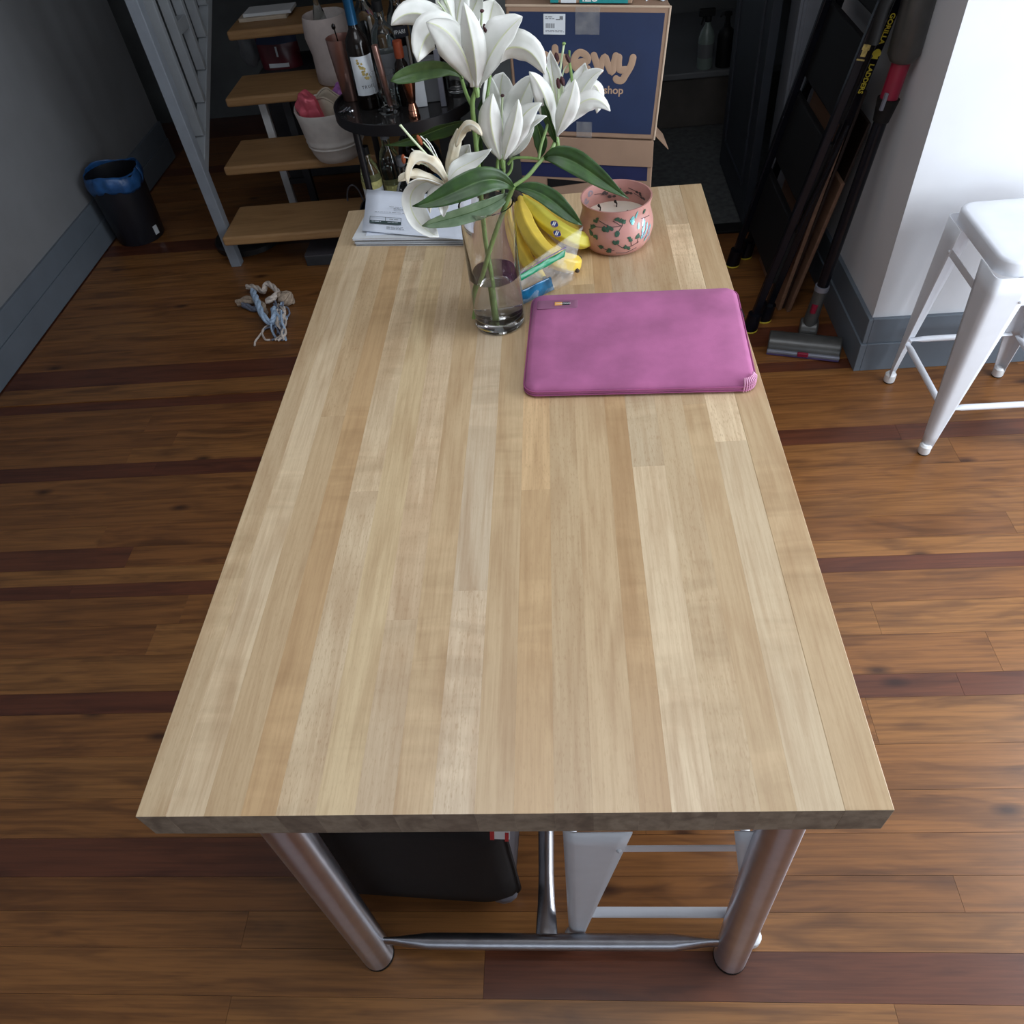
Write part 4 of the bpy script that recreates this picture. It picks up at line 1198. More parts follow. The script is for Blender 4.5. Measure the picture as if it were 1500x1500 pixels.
def stool(label, cx, cy, rot=0.0):
    t = thing('metal_stool', label, 'stool', (cx, cy, 0), 'white metal stools')
    SH = .610; c0 = Vector((cx, cy, 0)); Rm = Matrix.Rotation(rot, 3, 'Z')
    seat = pillow(MB(), .315, .315, .045, [(.004, SH - .042), (0, SH - .040), (0, SH - .008), (.004, SH - .002), (.012, SH)], Matrix.Translation(c0) @ Rm.to_4x4(), -.006)
    obj('seat', seat, M['white'], t, smooth=50)
    for sx in (-1, 1):
        for sy in (-1, 1):
            def sec(u, v, sx=sx, sy=sy):
                z = .018 + v * (SH - .055)
                e = .1760 - .011 * v
                wd = .022 + .074 * v ** 1.05; r = .016
                s = u * 3
                if s < 1: p = Vector((sx * (e - r - (wd - r) * (1 - s)), sy * e, 0))
                elif s < 2:
                    a = (s - 1) * PI / 2
                    p = Vector((sx * (e - r + r * math.sin(a)), sy * (e - r + r * math.cos(a)), 0))
                else: p = Vector((sx * e, sy * (e - r - (wd - r) * (s - 2)), 0))
                p = Rm @ p; p.z = z
                return p + c0
            lg = obj('leg', MB().grid(sec, 16, 12), M['white'], t, smooth=50, solid=.0022)
            f = c0 + Rm @ Vector((sx * .168, sy * .168, 0))
            obj('foot_cap', MB().lathe([(.016, .004), (.017, .006), (.017, .030), (.012, .036)], f, 16), M['whiteplastic'], lg)
            obj('foot_pad', MB().lathe([(.0155, 0), (.0155, .0042)], f, 16), M['blackmat'], lg)
    for k in range(4):
        Rk = Rm @ Matrix.Rotation(k * PI / 2, 3, 'Z')
        zb = .165
        xs = (-.150, -.138, -.125, -.11, -.05, .05, .11, .125, .138, .150)
        rad = [(.0022, .0085), (.0022, .0085), (.006, .0090), (.0092, .0092)] + [(.0092, .0092)] * 2 + [(.0092, .0092), (.006, .0090), (.0022, .0085), (.0022, .0085)]
        obj('foot_rail', MB().tube([c0 + Rk @ Vector((x, -.1625, zb)) for x in xs], rad, 12, flat=(0, 0, 1)), M['white'], t)
        b = MB()
        b.box(-.088, .088, -.1655, -.1635, .494, .516, Matrix.Translation(c0) @ Rk.to_4x4())
        obj('apron_strap', b, M['white'], t, smooth=0)
        obj('rivet', MB().ball(c0 + Rk @ Vector((-.087, -.167, .506)), .0045, n=8, k=5), M['white'], t)
    return t


stool('white metal stool tucked under the near right of the table', .2365, .2000)
stool('white metal stool standing by the white wall corner at the right', 1.3075, 1.4950)

# ---- dark soft suitcase under the table
SX0, SX1, SY0 = -.47, -.036, .105
sc = thing('suitcase', 'dark soft-sided suitcase standing under the table beside the centre rail', 'suitcase', ((SX0 + SX1) / 2, SY0 + .13, 0))
Mr = frame(((SX0 + SX1) / 2, SY0, .025 + .2), (1, -.06, 0), (0, 0, 1))


def case_panel(y0, y1, ins):
    lo = rrect(SX1 - SX0 - ins, .40 - ins, .055)
    return [Mr @ Vector((a, b, -y0)) for a, b in lo], [Mr @ Vector((a, b, -y1)) for a, b in lo]


mb = MB(); rings = []
for yy, ins in ((-.012, .05), (0.0, .012), (.008, 0), (.02, .004)):
    rings.append([Mr @ Vector((a, b, -yy)) for a, b in rrect(SX1 - SX0 - ins, .40 - ins, .055)])
n_ = len(rings[0]); vs = [p for r in rings for p in r]
mb.add(vs, [(i * n_ + j, i * n_ + (j + 1) % n_, (i + 1) * n_ + (j + 1) % n_, (i + 1) * n_ + j) for i in range(3) for j in range(n_)] + [tuple(reversed(range(n_)))])
obj('front_panel', mb, M['darkfabric'], sc, smooth=60)
a, b = case_panel(.02, .24, .010)
obj('side_gusset', MB().add(a + b, [(j, (j + 1) % n_, n_ + (j + 1) % n_, n_ + j) for j in range(n_)] + [tuple(range(n_, 2 * n_))]), M['greyfabric'], sc, smooth=60)
a, b = case_panel(.012, .024, -.004)
obj('piping', MB().tube(a + [a[0]], .0045, 6), M['darkfabric'], sc)
obj('side_handle', MB().tube(curve_pts([Mr @ Vector(p) for p in ((.215, .12, -.10), (.243, .10, -.10), (.246, .02, -.10), (.215, 0, -.10))], 4), .009, 8), M['blackmat'], sc)
for xx in (-.16, .16):
    obj('foot', MB().box(xx - .03, xx + .03, -.226, -.196, -.20, -.02, Mr), M['blackmat'], sc, smooth=0, bevel=.006)
obj('corner_guard', MB().ball(Mr @ Vector((.186, -.176, -.012)), .030, (1, .8, .8), 12, 8), M['vacsilver'], sc)
tagp = PY(736, 1226, SY0 - .02)
Mt = frame(tagp, (1, .0, -.1), (.1, .1, 1))
o = obj('luggage_tag', MB().box(-.016, .012, -.004, .05, 0, .002, Mt), M['whiteplastic'], sc, smooth=0)
obj('tag_edge', MB().box(-.020, -.013, -.006, .05, -.0005, .0028, Mt).box(.004, .010, -.010, .02, -.0005, .0028, Mt), M['red'], o, smooth=0)

# ---- rope dog toy on the floor
ro = PZ(398, 455, 0)
rope = thing('rope_toy', 'frayed blue and tan knotted rope toy on the floor', 'dog toy', ro)


def rope_tube(pix, r, mm, name='rope', twist=9.0):
    path = curve_pts([PZ(px, py, z) for px, py, z in pix], 8)
    mb = MB()
    for k in range(3):
        pts = []; L_ = 0
        for i, p in enumerate(path):
            if i: L_ += (p - path[i - 1]).length
            t = (path[min(i + 1, len(path) - 1)] - path[max(i - 1, 0)]).normalized()
            a = t.orthogonal().normalized(); a = (Vector((0, 0, 1)) - t * t.z); a = a.normalized() if a.length > .1 else t.orthogonal().normalized()
            b = t.cross(a); q = 2 * PI * k / 3 + L_ / r * .55
            pts.append(p + (a * math.cos(q) + b * math.sin(q)) * r * .5)
        mb.tube(pts, r * .62, 6)
    o = obj(name, mb, M[mm], rope, smooth=60)
    return o


rope_tube([(370, 426, .050), (376, 440, .055), (385, 462, .045), (396, 472, .030), (402, 466, .040), (401, 452, .040)], .0125, 'ropeblue')
rope_tube([(362, 420, .030), (374, 421, .038), (386, 427, .036), (388, 418, .05), (394, 416, .055), (404, 424, .050), (408, 430, .045)], .0110, 'ropepale')
rope_tube([(408, 430, .045), (400, 436, .045), (391, 442, .030)], .0125, 'ropepale')
rope_tube([(348, 444, .016), (362, 439, .030), (374, 440, .025), (384, 448, .022), (388, 460, .018)], .0150, 'ropetan')
rope_tube([(356, 446, .016), (370, 452, .014), (380, 452, .016)], .0120, 'ropegrey')
kb = MB().ball(PZ(418, 437, .028), .030, (1, 1, .9), 12, 8)
for k in range(5):
    c_ = PZ(418, 437, .028); a = k * 1.25
    kb.tube([c_ + Vector((math.cos(a + s * 1.3) * .028, math.sin(a + s * 1.3) * .028 * math.cos(s), .022 * math.sin(s * 1.1))) for s in [x * .4 - 1.4 for x in range(8)]], .0075, 6)
obj('knot', kb, M['ropetan'], rope, smooth=60)
rr2 = random.Random(5)
for k in range(26):
    mm = ('ropepale', 'ropegrey', 'ropeblue', 'ropepale', 'ropegrey')[k % 5]
    x0, y0_ = rr2.uniform(400, 416), rr2.uniform(440, 458)
    x1, y1_ = rr2.uniform(402, 420), rr2.uniform(468, 500)
    pts = [(x0, y0_, rr2.uniform(.02, .05)), ((x0 + x1) / 2 + rr2.uniform(-7, 7), y0_ + (y1_ - y0_) * .4, rr2.uniform(.015, .045)), ((x0 + x1) / 2 + rr2.uniform(-8, 8), y0_ + (y1_ - y0_) * .75, rr2.uniform(.008, .03)), (x1, y1_, .007)]
    obj('fringe', MB().tube(curve_pts([PZ(*p) for p in pts], 4), rr2.uniform(.003, .0055), 5), M[mm], rope, smooth=60)
for pts, mm in (([(400, 474, .012), (390, 478, .012), (384, 486, .010), (388, 497, .008), (396, 498, .006)], 'ropepale'), ([(386, 484, .010), (380, 492, .008), (374, 500, .006), (373, 506, .005)], 'ropepale'),
                ([(404, 478, .012), (392, 480, .012), (384, 484, .008)], 'ropegrey'), ([(412, 452, .03), (420, 450, .03), (424, 458, .02), (421, 464, .012)], 'ropegrey'), ([(398, 498, .006), (406, 496, .008), (414, 498, .006)], 'ropegrey')):
    obj('fringe', MB().tube(curve_pts([PZ(*p) for p in pts], 5), .0042, 6), M[mm], rope, smooth=60)

# ================================================================== THE STAIRS
XS = -1.330
stairs = thing('staircase', 'open-riser staircase with wooden treads and grey steel railing', 'stairs', (-.88, 2.7, 0))
for k in range(1, 8):
    y0 = 2.615 + (k - 1) * .264; z1 = .18 * k
    obj('tread', MB().box(XS, -.375, y0, y0 + .285, z1 - .038, z1), M['tread'], stairs, smooth=0, bevel=.010, bseg=3)
for xx in (-.70,):
    pr_ = [Vector((xx, 2.66, .0)), Vector((xx, 2.80, 0)), Vector((xx, 2.80 + 1.72, 1.12)), Vector((xx, 4.47, 1.22)), Vector((xx, 2.70, .10))]
    obj('stringer', MB().prism(pr_, (.045, 0, 0)), M['black'], stairs, smooth=0)
NX = XS - .0235; NY = 2.722
obj('newel_post', MB().box(NX - .0225, NX + .0225, NY - .0225, NY + .0225, 0, 1.28), M['rail'], stairs, smooth=0, bevel=.003)
sl = .18 / .264


def rail_pt(px, py): return PX(px, py, NX)


r0 = rail_pt(303, 250)
zof = lambda yy: .435 + (yy - NY) * sl
mb = MB()
q = [(NY + .0225, zof(NY)), (4.3, zof(4.3))]
mb.hexa([Vector((NX - .020, q[0][0], q[0][1] - .035)), Vector((NX + .020, q[0][0], q[0][1] - .035)), Vector((NX + .020, q[1][0], q[1][1] - .035)), Vector((NX - .020, q[1][0], q[1][1] - .035))],
        [Vector((NX - .020, q[0][0], q[0][1] + .01)), Vector((NX + .020, q[0][0], q[0][1] + .01)), Vector((NX + .020, q[1][0], q[1][1] + .01)), Vector((NX - .020, q[1][0], q[1][1] + .01))])
obj('bottom_rail', mb, M['rail2'], stairs, smooth=0, bevel=.003)
mb = MB()
mb.hexa([Vector((NX - .022, NY, 1.23)), Vector((NX + .022, NY, 1.23)), Vector((NX + .022, 4.3, 1.23 + 1.58 * sl)), Vector((NX - .022, 4.3, 1.23 + 1.58 * sl))],
        [Vector((NX - .022, NY, 1.28)), Vector((NX + .022, NY, 1.28)), Vector((NX + .022, 4.3, 1.28 + 1.58 * sl)), Vector((NX - .022, 4.3, 1.28 + 1.58 * sl))])
obj('hand_rail', mb, M['rail'], stairs, smooth=0, bevel=.003)
bys = [rail_pt(296, 205).y, rail_pt(296, 148).y, rail_pt(295, 95).y, rail_pt(293, 42).y]
step = (bys[3] - bys[0]) / 3
bys = [bys[0] + step * k for k in range(9)]
for yy in bys:
    if yy > 4.2: continue
    obj('baluster', MB().box(NX - .019, NX + .019, yy - .012, yy + .012, zof(yy), 1.25 + (yy - NY) * sl), M['rail2'], stairs, smooth=0, bevel=.002)
zc = PX(270, 28, NX).z
obj('cross_piece', MB().box(NX - .017, NX + .017, bys[1] + .012, bys[2] - .012, zc - .025, zc + .02), M['rail2'], stairs, smooth=0, bevel=.002)

# ---- pots on the stairs
zt = lambda k: .18 * k + .0005


def on_tread(px, py, k): p = PZ(px, py, .18 * k); p.z = zt(k); return p


pb = Vector((-.822, 2.900, zt(2)))
pot1 = thing('planter', 'wide off-white ribbed planter on the second tread, filled with bags', 'planter', pb)
prof = [(.001, 0), (.066, 0), (.080, .006), (.092, .030), (.099, .058), (.103, .062), (.100, .067), (.104, .074), (.106, .079), (.103, .084), (.107, .10), (.112, .13), (.117, .165), (.122, .19), (.120, .196), (.114, .193), (.106, .16), (.098, .10), (.088, .035), (.06, .02), (.001, .02)]
prof = [(a * 1.14, b * 1.05) for a, b in prof]
obj('body', MB().lathe(prof, pb, 44, wob=lambda q, v: 1 + (.018 * math.sin(3 * q + 1) + .012 * math.sin(5 * q)) * (.2 + .8 * (1 if .5 < v < .8 else .3)), cap0=False, cap1=False), M['felt'], pot1, smooth=60)
p2 = Vector((-.842, 3.250, zt(3)))
pot2 = thing('tall_planter', 'tall blush vase-shaped planter on the third tread behind the wine bottle', 'planter', p2)
prof = [(.001, 0), (.082, 0), (.088, .006), (.086, .06), (.085, .11), (.092, .145), (.098, .175), (.095, .215), (.090, .245), (.087, .25), (.084, .245), (.089, .21), (.09, .175), (.079, .11), (.078, .02), (.001, .02)]
obj('body', MB().lathe(prof, p2, 40, cap0=False, cap1=False), M['feltpink'], pot2, smooth=60)


def lump(name, c, r, sc, mm, label, cat, seed, rot=(0, 0, 0), amp=.18):
    r_ = random.Random(seed); ph = [r_.uniform(0, 6) for _ in range(6)]
    mb = MB(); Rm = Euler(rot).to_matrix(); n, k = 26, 18; vs = []
    for i in range(k + 1):
        for j in range(n):
            th = PI * i / k; q = 2 * PI * j / n
            d = Vector((math.sin(th) * math.cos(q), math.sin(th) * math.sin(q), -math.cos(th)))
            f = 1 + amp * (math.sin(3 * q + ph[0] + 2 * th) * math.sin(th) * .5 + .4 * math.sin(5 * th + ph[1] + 2 * q) * math.sin(th) + .35 * math.sin(7 * q + ph[2] - 3 * th) * math.sin(th) ** 2)
            vs.append(Rm @ Vector((d.x * sc[0], d.y * sc[1], d.z * sc[2])) * (r * f) + c)
    mb.add(vs, [(i * n + j, i * n + (j + 1) % n, (i + 1) * n + (j + 1) % n, (i + 1) * n + j) for i in range(k) for j in range(n)])
    zmin = min(v.z for v in vs)
    o = obj(name, mb, M[mm], None, smooth=50, origin=(c.x, c.y, zmin))
    return tag(o, label, cat)


lump('foil_bag', pb + Vector((-.060, -.035, .205)), .058, (.75, .70, 1.15), 'pinkfoil', 'shiny pink foil bag at the left of the wide planter', 'bag', 1, (0, -.35, 0), .3)
lump('purple_packet', pb + Vector((.052, .082, .225)), .030, (1, .8, 1), 'purple', 'purple packet behind the paper bag in the wide planter', 'packet', 2, (0, 0, 0), .3)
pbag = thing('paper_bag', 'open beige paper bag standing in the wide planter', 'bag', pb + Vector((.035, -.01, .025)))


def pbag_f(u, v):
    q = 2 * PI * u; e = 1 + .12 * v + .10 * v * math.sin(2 * q + .6)
    return pb + Vector((.035 + .050 * e * math.cos(q) * (1 + .1 * math.cos(4 * q)), -.01 + .050 * e * math.sin(q), .03 + .20 * v + .012 * v * math.sin(3 * q + 1) - .02 * v * math.cos(q)))


obj('sides', MB().grid(pbag_f, 33, 12), M['paperbag'], pbag, smooth=60, solid=.0015)
obj('rolled_rim', MB().tube([pbag_f(k / 32, 1) for k in range(33)], .004, 6), M['paperbag'], pbag)
lump('crumpled_wrap', p2 + Vector((.036, -.005, .225)), .044, (1, 1, 1), 'bag', 'crumpled clear plastic wrap in the mouth of the tall planter', 'plastic wrap', 4, amp=.35)


def bottle(name, prof, c, mm, label, cat, extra=(), group=None, n=24, liquid=None):
    t = thing(name, label, cat, c, group)
    obj('body', MB().lathe(prof, c, n, cap0=True, cap1=True), M[mm], t, smooth=40)
    for nm, pf, m2 in extra:
        obj(nm, MB().lathe(pf, c, n), M[m2], t, smooth=40)
    return t


bottle('glass_bottle', [(.001, 0), (.026, 0), (.028, .006), (.028, .20), (.022, .235), (.012, .26), (.012, .32)], p2 + Vector((-.024, .02, .0205)), 'bottleglass',
       'pale glass bottle standing in the tall planter', 'bottle', [('cap', [(.0135, .30), (.0135, .33)], 'whiteplastic')])

# ---- things behind and under the stairs
sb = thing('storage_bin', 'dark grey storage bin standing behind the third tread', 'bin', (-1.0, 3.72, 0))
obj('body', MB().box(-1.30, -.66, 3.56, 3.86, 0, .455), M['darkbin'], sb, smooth=0, bevel=.008)
obj('lid', MB().box(-1.315, -.645, 3.545, 3.875, .455, .49), M['darkbin'], sb, smooth=0, bevel=.008)
zb_ = .4905
A_ = PY(380, 101, 3.60); B_ = PY(440, 99, 3.60)
rb_ = thing('snack_bag', 'dark red and blue bag lying behind the third tread', 'bag', ((A_.x + B_.x) / 2, 3.66, zb_))
xa, xb_ = A_.x, B_.x


def pill(u, v, x0=xa, x1=xb_, s=1):
    x = x0 + (x1 - x0) * u; z = zb_ + .165 * v
    d = .045 * math.sin(PI * u) ** .6 * (1 - v) ** .7 + .004 * math.sin(9 * u + 5 * v)
    return Vector((x, 3.66 - s * d, z))


obj('pouch', MB().grid(pill, 14, 10).grid(lambda u, v: pill(u, v, s=-1), 14, 10), M['redbag'], rb_, smooth=60)
obj('blue_panel', MB().grid(lambda u, v: pill(u, .62 + .38 * v) + Vector((0, -.0015, 0)), 14, 5), M['navy'], rb_, smooth=60)
obj('white_label', MB().grid(lambda u, v: pill(.22 + .5 * u, .06 + .10 * v) + Vector((0, -.002, 0)), 8, 3), M['label'], rb_, smooth=60)
obj('white_label', MB().grid(lambda u, v: pill(.46 + .05 * u, .32 + .25 * v) + Vector((0, -.002, 0)), 3, 4), M['label'], rb_, smooth=60)
A2 = PY(340, 102, 3.62)
lump('pale_bag', Vector((xa - .055, 3.70, zb_ + .085)), .085, (.55, .45, 1.0), 'greyboard', 'limp grey plastic bag beside the red bag behind the stairs', 'bag', 9, amp=.2)
ws = thing('folding_stand', 'white folding stand half hidden behind the second tread', 'stand', (-1.02, 3.30, 0))
for px in (393, 428):
    p = PY(px, 180, 3.27)
    obj('leg', MB().box(p.x - .017, p.x + .017, 3.26, 3.285, 0, .535 if px == 393 else .50), M['whiteplastic'] if px == 393 else M['darkbin'], ws, smooth=0, bevel=.002)
pp = PY(393, 180, 3.27); pq = PY(428, 180, 3.27)
obj('cross_bar', MB().box(pp.x, pq.x, 3.262, 3.283, .10, .125), M['darkbin'], ws, smooth=0, bevel=.002)
dc = PZ(366, 358, 0)
dsk = thing('floor_disc', 'flat round black disc on the floor under the lowest tread', 'disc', (dc.x, dc.y + .02, 0))
obj('body', MB().lathe([(.001, .004), (.14, .004), (.155, .012), (.155, .035), (.148, .042), (.001, .044)], (dc.x, dc.y + .02, 0), 40), M['robot'], dsk, smooth=40)
obj('wheel', MB().box(-.02, .02, -.01, .01, 0, .01, Matrix.Translation((dc.x + .1, dc.y + .02, 0))).box(-.02, .02, -.01, .01, 0, .01, Matrix.Translation((dc.x - .1, dc.y + .02, 0))), M['blackmat'], dsk, smooth=0)
fb = thing('flat_box', 'dark grey flat box on the floor under the stairs near the table', 'box', (-.80, 2.83, 0))
obj('tray', MB().box(-1.02, -.58, 2.66, 3.02, 0, .045), M['darkbin'], fb, smooth=0, bevel=.003)
obj('flap', MB().hexa([Vector(p) for p in ((-1.02, 2.66, .045), (-.88, 2.66, .045), (-.80, 3.02, .045), (-1.02, 3.02, .045))], [Vector(p) for p in ((-1.02, 2.66, .049), (-.88, 2.66, .049), (-.80, 3.02, .049), (-1.02, 3.02, .049))]), M['greyfabric'], fb, smooth=0)
tp = PY(385, 6, 3.55)
pz4 = thing('paper_stack', 'pale folded papers lying on the fourth tread', 'papers', (tp.x, 3.56, .7205))
obj('lower_sheet', MB().box(tp.x - .12, tp.x + .10, 3.52, 3.64, .7205, .735), M['paperbag'], pz4, smooth=0, bevel=.002)
obj('upper_sheet', MB().box(tp.x - .10, tp.x + .12, 3.535, 3.65, .735, .748), M['paper2'], pz4, smooth=0, bevel=.002)

# ---- waste bin by the left wall
tc_ = Vector((-1.925, 3.06, 0))
tb = thing('waste_bin', 'round black waste bin with blue liner by the left wall', 'waste bin', tc_)
obj('body', MB().lathe([(.001, .0), (.103, 0), (.108, .006), (.124, .31), (.120, .31), (.104, .02), (.001, .02)], tc_, 40, cap0=False, cap1=False), M['binblack'], tb, smooth=40)
obj('liner', MB().grid(lambda u, v: tc_ + Vector(((.120 + .010 * math.sin(PI * v) + .003 * math.sin(17 * u * 2 * PI)) * math.cos(2 * PI * u), (.120 + .010 * math.sin(PI * v) + .003 * math.sin(13 * u * 2 * PI)) * math.sin(2 * PI * u), .325 - .075 * v + .010 * math.sin(2 * PI * u * 3))), 60, 7), M['bluebag'], tb, smooth=60, solid=.001)
lp = tc_ + Vector((.104, -.04, .045))
obj('sticker', MB().box(-.001, .001, -.012, .012, -.02, .02, Matrix.Translation(lp) @ Matrix.Rotation(-.36, 4, 'Z')), M['label'], tb, smooth=0)

# ================================================================== BAR CART
KC = Vector((-.400, 2.345, 0)); KR = .235; KZ = .742
cart = thing('bar_cart', 'round two-tier black bar cart full of bottles behind the table', 'bar cart', KC)
for z, nm in ((KZ, 'top'), (.385, 'lower')):
    tr_ = obj('tray', MB().lathe([(.001, z - .008), (KR - .006, z - .008), (KR - .006, z), (.001, z)], KC, 64), M['smoke'], cart, smooth=40)
    obj('rim', MB().lathe([(KR - .006, z - .020), (KR, z - .020), (KR, z + .014), (KR - .006, z + .014)], KC, 64, cap0=False, cap1=False).lathe([(KR - .006, z + .014), (KR - .006, z - .020)], KC, 64, cap0=False, cap1=False), M['black'], tr_, smooth=40)
for k in range(4):
    a = math.radians(228 + 90 * k)
    p = KC + Vector((math.cos(a), math.sin(a), 0)) * (KR - .018)
    obj('post', MB().tube([p + Vector((0, 0, .05)), p + Vector((0, 0, KZ - .008))], .0115, 14), M['black'], cart)
    wh = obj('caster', MB().tube([p + Vector((0, -.012, .026)), p + Vector((0, .012, .026))], .026, 18), M['blackmat'], cart, bevel=.003)
    obj('caster_stem', MB().tube([p + Vector((0, 0, .045)), p + Vector((0, 0, .07))], .007, 8), M['steel'], wh)


def toward(c): d = CAM - c; return math.atan2(d.y, d.x)


def wrap(mb, c, r, a0, fn_mb):
    """bend flat work (x right, y up, seen from the camera side) round an upright cylinder of radius r"""
    vs = []
    for p in fn_mb.v:
        a = a0 + p.x / r
        vs.append(Vector((c.x + (r + p.z) * math.cos(a), c.y + (r + p.z) * math.sin(a), c.z + p.y)))
    mb.add(vs, fn_mb.f); return mb


def label_patch(c, r, a0, w2, z0, z1, n=14, top=None):
    return MB().grid(lambda u, v: Vector((c.x + r * math.cos(a0 + (u - .5) * 2 * w2 / r), c.y + r * math.sin(a0 + (u - .5) * 2 * w2 / r), c.z + z0 + (z1 - z0) * v + (top(u) * v if top else 0))), n, 5)


ID4 = Matrix.Identity(4)
# wine bottle
wc = Vector((-.513, 2.322, KZ + .0005)); a0 = toward(wc) + .12
wine = bottle('wine_bottle', [(.001, .001), (.034, 0), (.0375, .005), (.0378, .10), (.0375, .178), (.034, .198), (.024, .214), (.0165, .226), (.0148, .24), (.0142, .312), (.001, .312)], wc, 'darkglass',
              'dark wine bottle with blue capsule and white label on the cart', 'bottle', [('capsule', [(.0160, .238), (.0156, .245), (.0152, .300), (.0156, .302), (.0156, .316), (.001, .317)], 'capblue')], n=32)
lb = obj('label', label_patch(wc, .0381, a0, .040, .045, .158), M['label'], wine, smooth=60)
fl_ = MB(); r_ = random.Random(8)
for k in range(16):
    t = k / 15; x = -.012 + .016 * t + r_.uniform(-.008, .008); y_ = .142 - .052 * t + r_.uniform(-.006, .006); s = r_.uniform(.0035, .0065)
    fl_.poly([Vector((x + s * math.cos(q_ * PI / 4) * r_.uniform(.7, 1.1), y_ + s * math.sin(q_ * PI / 4) * r_.uniform(.7, 1.2), 0)) for q_ in range(8)])
obj('label_drawing', wrap(MB(), wc, .0384, a0, fl_), M['gold'], lb, smooth=0)
obj('label_writing', wrap(MB(), wc, .0385, a0, text_mb(MB(), 'TRUE', .0125, Matrix.Translation((0, .070, 0)), .0001, space=1.35)), M['blackprint'], lb, smooth=0)

# copper tumbler with a straw spoon, behind the wine bottle
cc = Vector((-.585, 2.405, KZ + .0005))
cup = bottle('copper_cup', [(.001, 0), (.030, 0), (.032, .003), (.045, .185), (.043, .185), (.030, .01), (.001, .008)], cc, 'copperrose', 'tall rose-copper cup at the left of the wine bottle', 'cup')
obj('spoon', MB().tube([cc + Vector((.005, 0, .02)), cc + Vector((-.012, .01, .205))], .0022, 7).ball(cc + Vector((-.013, .01, .212)), .007, (1, .6, 1.3), 8, 6), M['darkglass'], cup)
# mixing glass with a copper muddler
gc = Vector((-.440, 2.262, KZ + .0005))
mg = bottle('mixing_glass', [(.001, .001), (.034, .001), (.036, .006), (.032, .03), (.040, .115), (.0385, .115), (.030, .032), (.033, .012), (.001, .012)], gc, 'glass', 'clear footed glass in front of the wine bottle on the cart', 'glass')
md = thing('muddler', 'copper tube muddler standing in the clear glass', 'muddler', gc + Vector((0, 0, .014)))
obj('tube', MB().lathe([(.008, 0), (.009, .005), (.0105, .175), (.0085, .175), (.0075, .01)], Vector((0, 0, 0)), 18, Matrix.Translation(gc + Vector((.006, .006, .016))) @ Matrix.Rotation(-.08, 4, 'Y')), M['copperrose'], md)
obj('end_disc', MB().lathe([(.001, .168), (.0085, .168)], Vector((0, 0, 0)), 18, Matrix.Translation(gc + Vector((.006, .006, .016))) @ Matrix.Rotation(-.08, 4, 'Y')), M['kraftlight'], md)
oc = Vector((-.385, 2.312, KZ + .0005))
bottle('bitters_bottle', [(.001, .0), (.021, 0), (.023, .004), (.023, .105), (.020, .122), (.0125, .132), (.0125, .15), (.001, .15)], oc, 'darkglass', 'slim dark bottle with burnt-orange cap right of the clear glass', 'bottle',
       [('cap', [(.0150, .138), (.0155, .142), (.0148, .185), (.001, .187)], 'caporange')])
jc = Vector((-.350, 2.195, KZ + .0005))
jg = thing('jigger', 'copper double jigger near the front rim of the cart', 'jigger', jc)
obj('small_cup', MB().lathe([(.0190, 0), (.0192, .002), (.0165, .012), (.0175, .014), (.0155, .022), (.0165, .024), (.0115, .040), (.0105, .043)], jc, 28, cap0=True), M['copper'], jg, smooth=40)
obj('large_cup', MB().lathe([(.0105, .043), (.0125, .05), (.0215, .105), (.0220, .108), (.0205, .108), (.011, .052)], jc, 28, cap1=True), M['copper'], jg, smooth=40)


def board(name, c, wd, ht, th, mm, label, cat, yaw=0.0, lean=0.0):
    Mx = Matrix.Translation(c) @ Matrix.Rotation(yaw, 4, 'Z') @ Matrix.Rotation(lean, 4, 'X')
    o = obj(name, MB().box(-wd / 2, wd / 2, -th / 2, th / 2, 0, ht, Mx), M[mm], None, smooth=0, bevel=.002, origin=c)
    return tag(o, label, cat)


kz = KZ + .0006
board('recipe_card', Vector((-.343, 2.275, kz)), .055, .105, .006, 'label', 'white card box standing behind the copper jigger', 'card', .1, -.10)
board('coaster_box', Vector((-.300, 2.330, kz)), .070, .125, .045, 'greyboard', 'pale grey box on the cart right of the white card', 'box', .08, -.03)
board('menu_stand', Vector((-.262, 2.270, kz)), .018, .165, .020, 'vacsilver', 'narrow silver bar standing right of the grey box', 'stand', .1, -.03)
bottle('tall_clear_bottle', [(.001, .001), (.040, 0), (.042, .006), (.042, .20), (.036, .235), (.018, .262), (.0155, .275), (.0155, .335), (.001, .336)], Vector((-.500, 2.455, kz)), 'bottleglass',
       'tall clear bottle behind the wine bottle on the cart', 'bottle', [('stopper', [(.017, .318), (.0175, .322), (.0175, .345), (.001, .346)], 'whiteplastic')])
bottle('square_clear_bottle', [(.001, .001), (.038, 0), (.040, .006), (.040, .175), (.034, .20), (.016, .222), (.015, .27), (.001, .271)], Vector((-.440, 2.385, kz)), 'bottleglass',
       'shorter clear bottle between the tall bottle and the black-labelled one', 'bottle', [('cap', [(.0165, .25), (.0165, .278), (.001, .279)], 'blackmat'), ('label', [(.0405, .04), (.0405, .14)], 'greyboard')])
cb = Vector((-.404, 2.500, kz)); ca = toward(cb) - .42
cam_b = bottle('aperitif_bottle', [(.001, .001), (.036, 0), (.038, .006), (.038, .185), (.034, .205), (.020, .235), (.016, .25), (.0155, .30), (.001, .301)], cb, 'bottleglass',
               'clear bottle with a black label band behind the lily leaf on the cart', 'bottle', [('cap', [(.017, .275), (.017, .305), (.001, .306)], 'whiteplastic')])
cl_ = obj('label', label_patch(cb, .0384, ca, .046, .150, .182, 20), M['blackprint'], cam_b, smooth=60)
obj('label_writing', wrap(MB(), cb, .0387, ca, text_mb(MB(), 'CAMPARI', .0165, Matrix.Translation((0, .166, 0)), .0001)), M['whiteprint'], cl_, smooth=0)
obj('lower_label', label_patch(cb, .0384, ca, .03, .05, .125, 12), M['greyboard'], cam_b, smooth=60)
